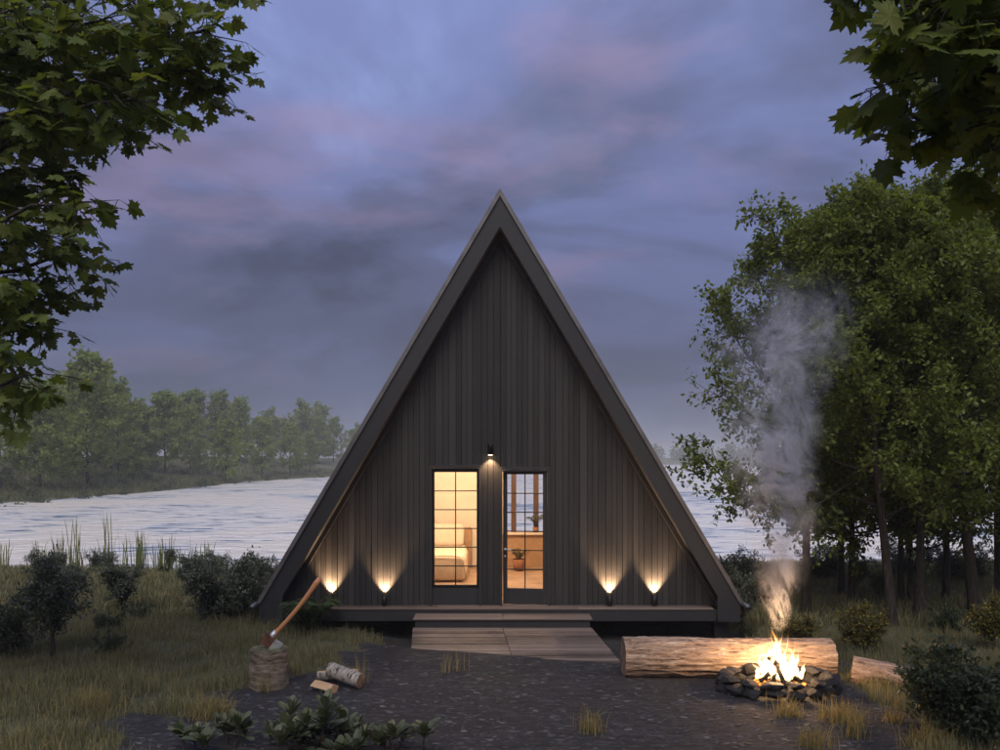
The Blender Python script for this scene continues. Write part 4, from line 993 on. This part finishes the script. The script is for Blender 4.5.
rs = random.Random(5)
for lay, (n, rx, ry, z0) in enumerate(((17, .56, .38, .052), (15, .55, .37, .135))):
    for i in range(n):
        a = 2 * math.pi * (i + .5 * lay) / n + rs.uniform(-.05, .05)
        o = link('stone', rock(i + 20 * lay, rs.uniform(.075, .135), rs.uniform(.07, .10), rs.uniform(.044, .064)), None, ringo)
        o.location = (rx * math.cos(a), ry * math.sin(a), z0 + rs.uniform(-.008, .012)); o.rotation_euler = (rs.uniform(-.1, .1), rs.uniform(-.1, .1), math.atan2(ry * math.cos(a), -rx * math.sin(a)) + rs.uniform(-.12, .12))
fire = T('campfire', 'burning campfire with bright flames inside the stone ring', 'fire', FC)
MB().lathe([(.40, .0), (.36, .05), (.2, .09), (.05, .11)], 24).build('ash_bed', M['charcoal'], fire, True); fire.children[0].scale = (1.05, .66, 1)
for i in range(9):
    a = i * 2.4; rad_ = rs.uniform(.12, .26)
    p0 = Vector((rad_ * math.cos(a), rad_ * .7 * math.sin(a), .08)); p1 = Vector((-.10 * math.cos(a + .4), -.06 * math.sin(a + .4), .26 + .04 * (i % 3)))
    o = MB().tube([p0, p0.lerp(p1, .5) + Vector((0, 0, .01)), p1], [.026, .024, .02], 8).build('burning_branch', M['charcoal'], fire, True)
for i in range(26):
    o = link('ember', rock(70 + i % 6, .028, .024, .018), None, fire)
    if i < 6: o.data.materials.clear(); o.data.materials.append(M['ember'])
    else: o.data = fire.children[-7].data if False else o.data; o.data.materials.clear(); o.data.materials.append(M['ember'])
    a = rs.uniform(0, 6.28); q = rs.uniform(0, 1) ** .5; o.location = (.30 * q * math.cos(a), .19 * q * math.sin(a), .12 - .04 * q)
m = new_mat('flame'); M['flame'] = m
tcn = nt.nodes.new('ShaderNodeTexCoord'); sp_ = nt.nodes.new('ShaderNodeSeparateXYZ'); nt.links.new(tcn.outputs['Object'], sp_.inputs[0])
hh = math_n('DIVIDE', sp_.outputs[2], 0.45)
em = nt.nodes.new('ShaderNodeEmission'); nt.links.new(ramp_n(hh, [(0.0, (1.0, .62, .26)), (.5, (1.0, .50, .15)), (1.0, (1.0, .36, .07))]), em.inputs[0])
nt.links.new(math_n('MULTIPLY', ramp_n(hh, [(0.0, (1,) * 3), (.35, (.8,) * 3), (1.0, (.16,) * 3)]), 190.0), em.inputs[1])
out(None, em.outputs[0]); m.cycles.volume_step_rate = 0.3
def flame(h, w, ph, seed):
    pts = []; rad = []; n = 14
    for j in range(n + 1):
        t = j / n; pts.append((.045 * math.sin(t * 5 + ph) * t + .015 * math.sin(t * 13 + ph * 2) * t, .02 * math.sin(t * 6 + ph * 1.7) * t, h * t))
        rad.append(max(.0012, w * (math.sin(math.pi * min(1, (t * .8 + .22))) ** 1.1) * (1 - t ** 2.2) * (1 + .22 * math.sin(t * 17 + ph))))
    mb = MB().tube(pts, rad, 10); mb.v = [(x, y * .6, z) for x, y, z in mb.v]; return mb
for i, (dx, dy, h, w) in enumerate(((-.02, 0, .48, .045), (.05, .03, .40, .04), (-.09, .02, .34, .042), (.12, -.02, .30, .04), (-.15, -.01, .23, .035), (.19, .02, .24, .033), (.02, -.06, .30, .045), (.07, -.07, .24, .04), (-.06, -.06, .27, .04), (.23, -.01, .15, .028), (-.20, .01, .14, .028), (.0, .05, .37, .03), (.15, .05, .20, .03), (-.12, .05, .27, .028), (-.03, .0, .55, .013), (.09, .01, .47, .011), (-.10, .0, .43, .011), (.03, .02, .52, .009), (.0, -.03, .44, .010), (.14, 0, .36, .009), (-.05, .03, .50, .008))):
    o = flame(h, w, i * 1.9, i).build('flame', M['flame'], fire, True); o.location = (dx * 1.05, dy, .12); o.scale = (.95, 1, 1.25)
point('fire_light', FC + Vector((0, 0, .36)), 34, (1.0, 0.60, 0.30), 0.10).parent = None
point('fire_light', FC + Vector((0.02, .04, .42)), 18, (1.0, 0.62, 0.33), 0.12)

m = new_mat('smoke'); M['smoke'] = m
tcn = nt.nodes.new('ShaderNodeTexCoord'); sp_ = nt.nodes.new('ShaderNodeSeparateXYZ'); nt.links.new(tcn.outputs['Object'], sp_.inputs[0])
Z = sp_.outputs[2]
cx = math_n('ADD', math_n('MULTIPLY', math_n('SINE', math_n('MULTIPLY', Z, 2.1)), math_n('MULTIPLY', Z, .045)), math_n('MULTIPLY', Z, .02))
rz_ = math_n('ADD', .11, math_n('MULTIPLY', math_n('POWER', math_n('MAXIMUM', Z, 0.001), .75), .27))
wb = math_n('MULTIPLY', math_n('SUBTRACT', noise_n(tcn.outputs['Object'], 1.5, 3, .6, .6), .5), math_n('MULTIPLY', math_n('POWER', math_n('MAXIMUM', Z, 0.001), .8), .6))
dx_ = math_n('ADD', math_n('SUBTRACT', sp_.outputs[0], cx), wb)
rad2 = math_n('SQRT', math_n('ADD', math_n('MULTIPLY', dx_, dx_), math_n('MULTIPLY', sp_.outputs[1], sp_.outputs[1])))
fall = ramp_n(math_n('DIVIDE', rad2, rz_), [(0.0, (1,) * 3), (1.0, (0,) * 3)])
mp = nt.nodes.new('ShaderNodeMapping'); mp.inputs['Scale'].default_value = (1, .30, .60); nt.links.new(tcn.outputs['Object'], mp.inputs[0])
nz = noise_n(mp.outputs[0], 2.5, 5, .60, 1.9)
rdg = math_n('SUBTRACT', 1.0, math_n('MULTIPLY', math_n('ABSOLUTE', math_n('SUBTRACT', nz, .5)), 12.5))
wisp = math_n('POWER', math_n('MAXIMUM', rdg, 0.0), 1.6)
big = ramp_n(noise_n(mp.outputs[0], 2.0, 3, .5, .5), [(0.36, (0.12,) * 3), (.62, (1,) * 3)])
dens = math_n('MULTIPLY', math_n('MULTIPLY', fall, math_n('ADD', wisp, .06)), big)
fade = ramp_n(math_n('DIVIDE', Z, 3.7), [(0.0, (.03,) * 3), (.05, (.6,) * 3), (.16, (.95,) * 3), (.45, (.8,) * 3), (.8, (.28,) * 3), (1.0, (.0,) * 3)], 'LINEAR')
dens = math_n('MULTIPLY', math_n('MULTIPLY', dens, fade), 11.5)
pv = nt.nodes.new('ShaderNodeVolumePrincipled'); pv.inputs['Color'].default_value = (.93, .92, .93, 1); pv.inputs['Anisotropy'].default_value = .25
nt.links.new(dens, pv.inputs['Density']); out(None, pv.outputs[0]); m.cycles.volume_step_rate = 0.25
pts = []; rad = []
for j in range(17):
    t = j / 16; z = 3.7 * t; pts.append((math.sin(2.1 * z) * z * .045 + z * .02, 0, z)); rad.append(.16 + .28 * max(z, .001) ** .75 + .22 * max(z, .001) ** .8)
sk = MB().tube(pts, rad, 16).build('smoke_plume', M['smoke']); sk.location = FC + Vector((-.02, 0, .60))
tag(sk, 'wispy grey smoke plume rising from the campfire', 'smoke')

# ------------------------------------------------------------------ haze
m = new_mat('haze'); M['haze'] = m
pv = nt.nodes.new('ShaderNodeVolumePrincipled'); pv.inputs['Color'].default_value = (.97, .97, .93, 1); pv.inputs['Density'].default_value = 0.0009; pv.inputs['Anisotropy'].default_value = 0.0
out(None, pv.outputs[0])
hz = MB().box(-905, 905, -65, 1210, -6.0, 17.0).build('haze', M['haze']); tag(hz, 'thin pale evening haze over lake and banks', 'haze', kind='stuff')
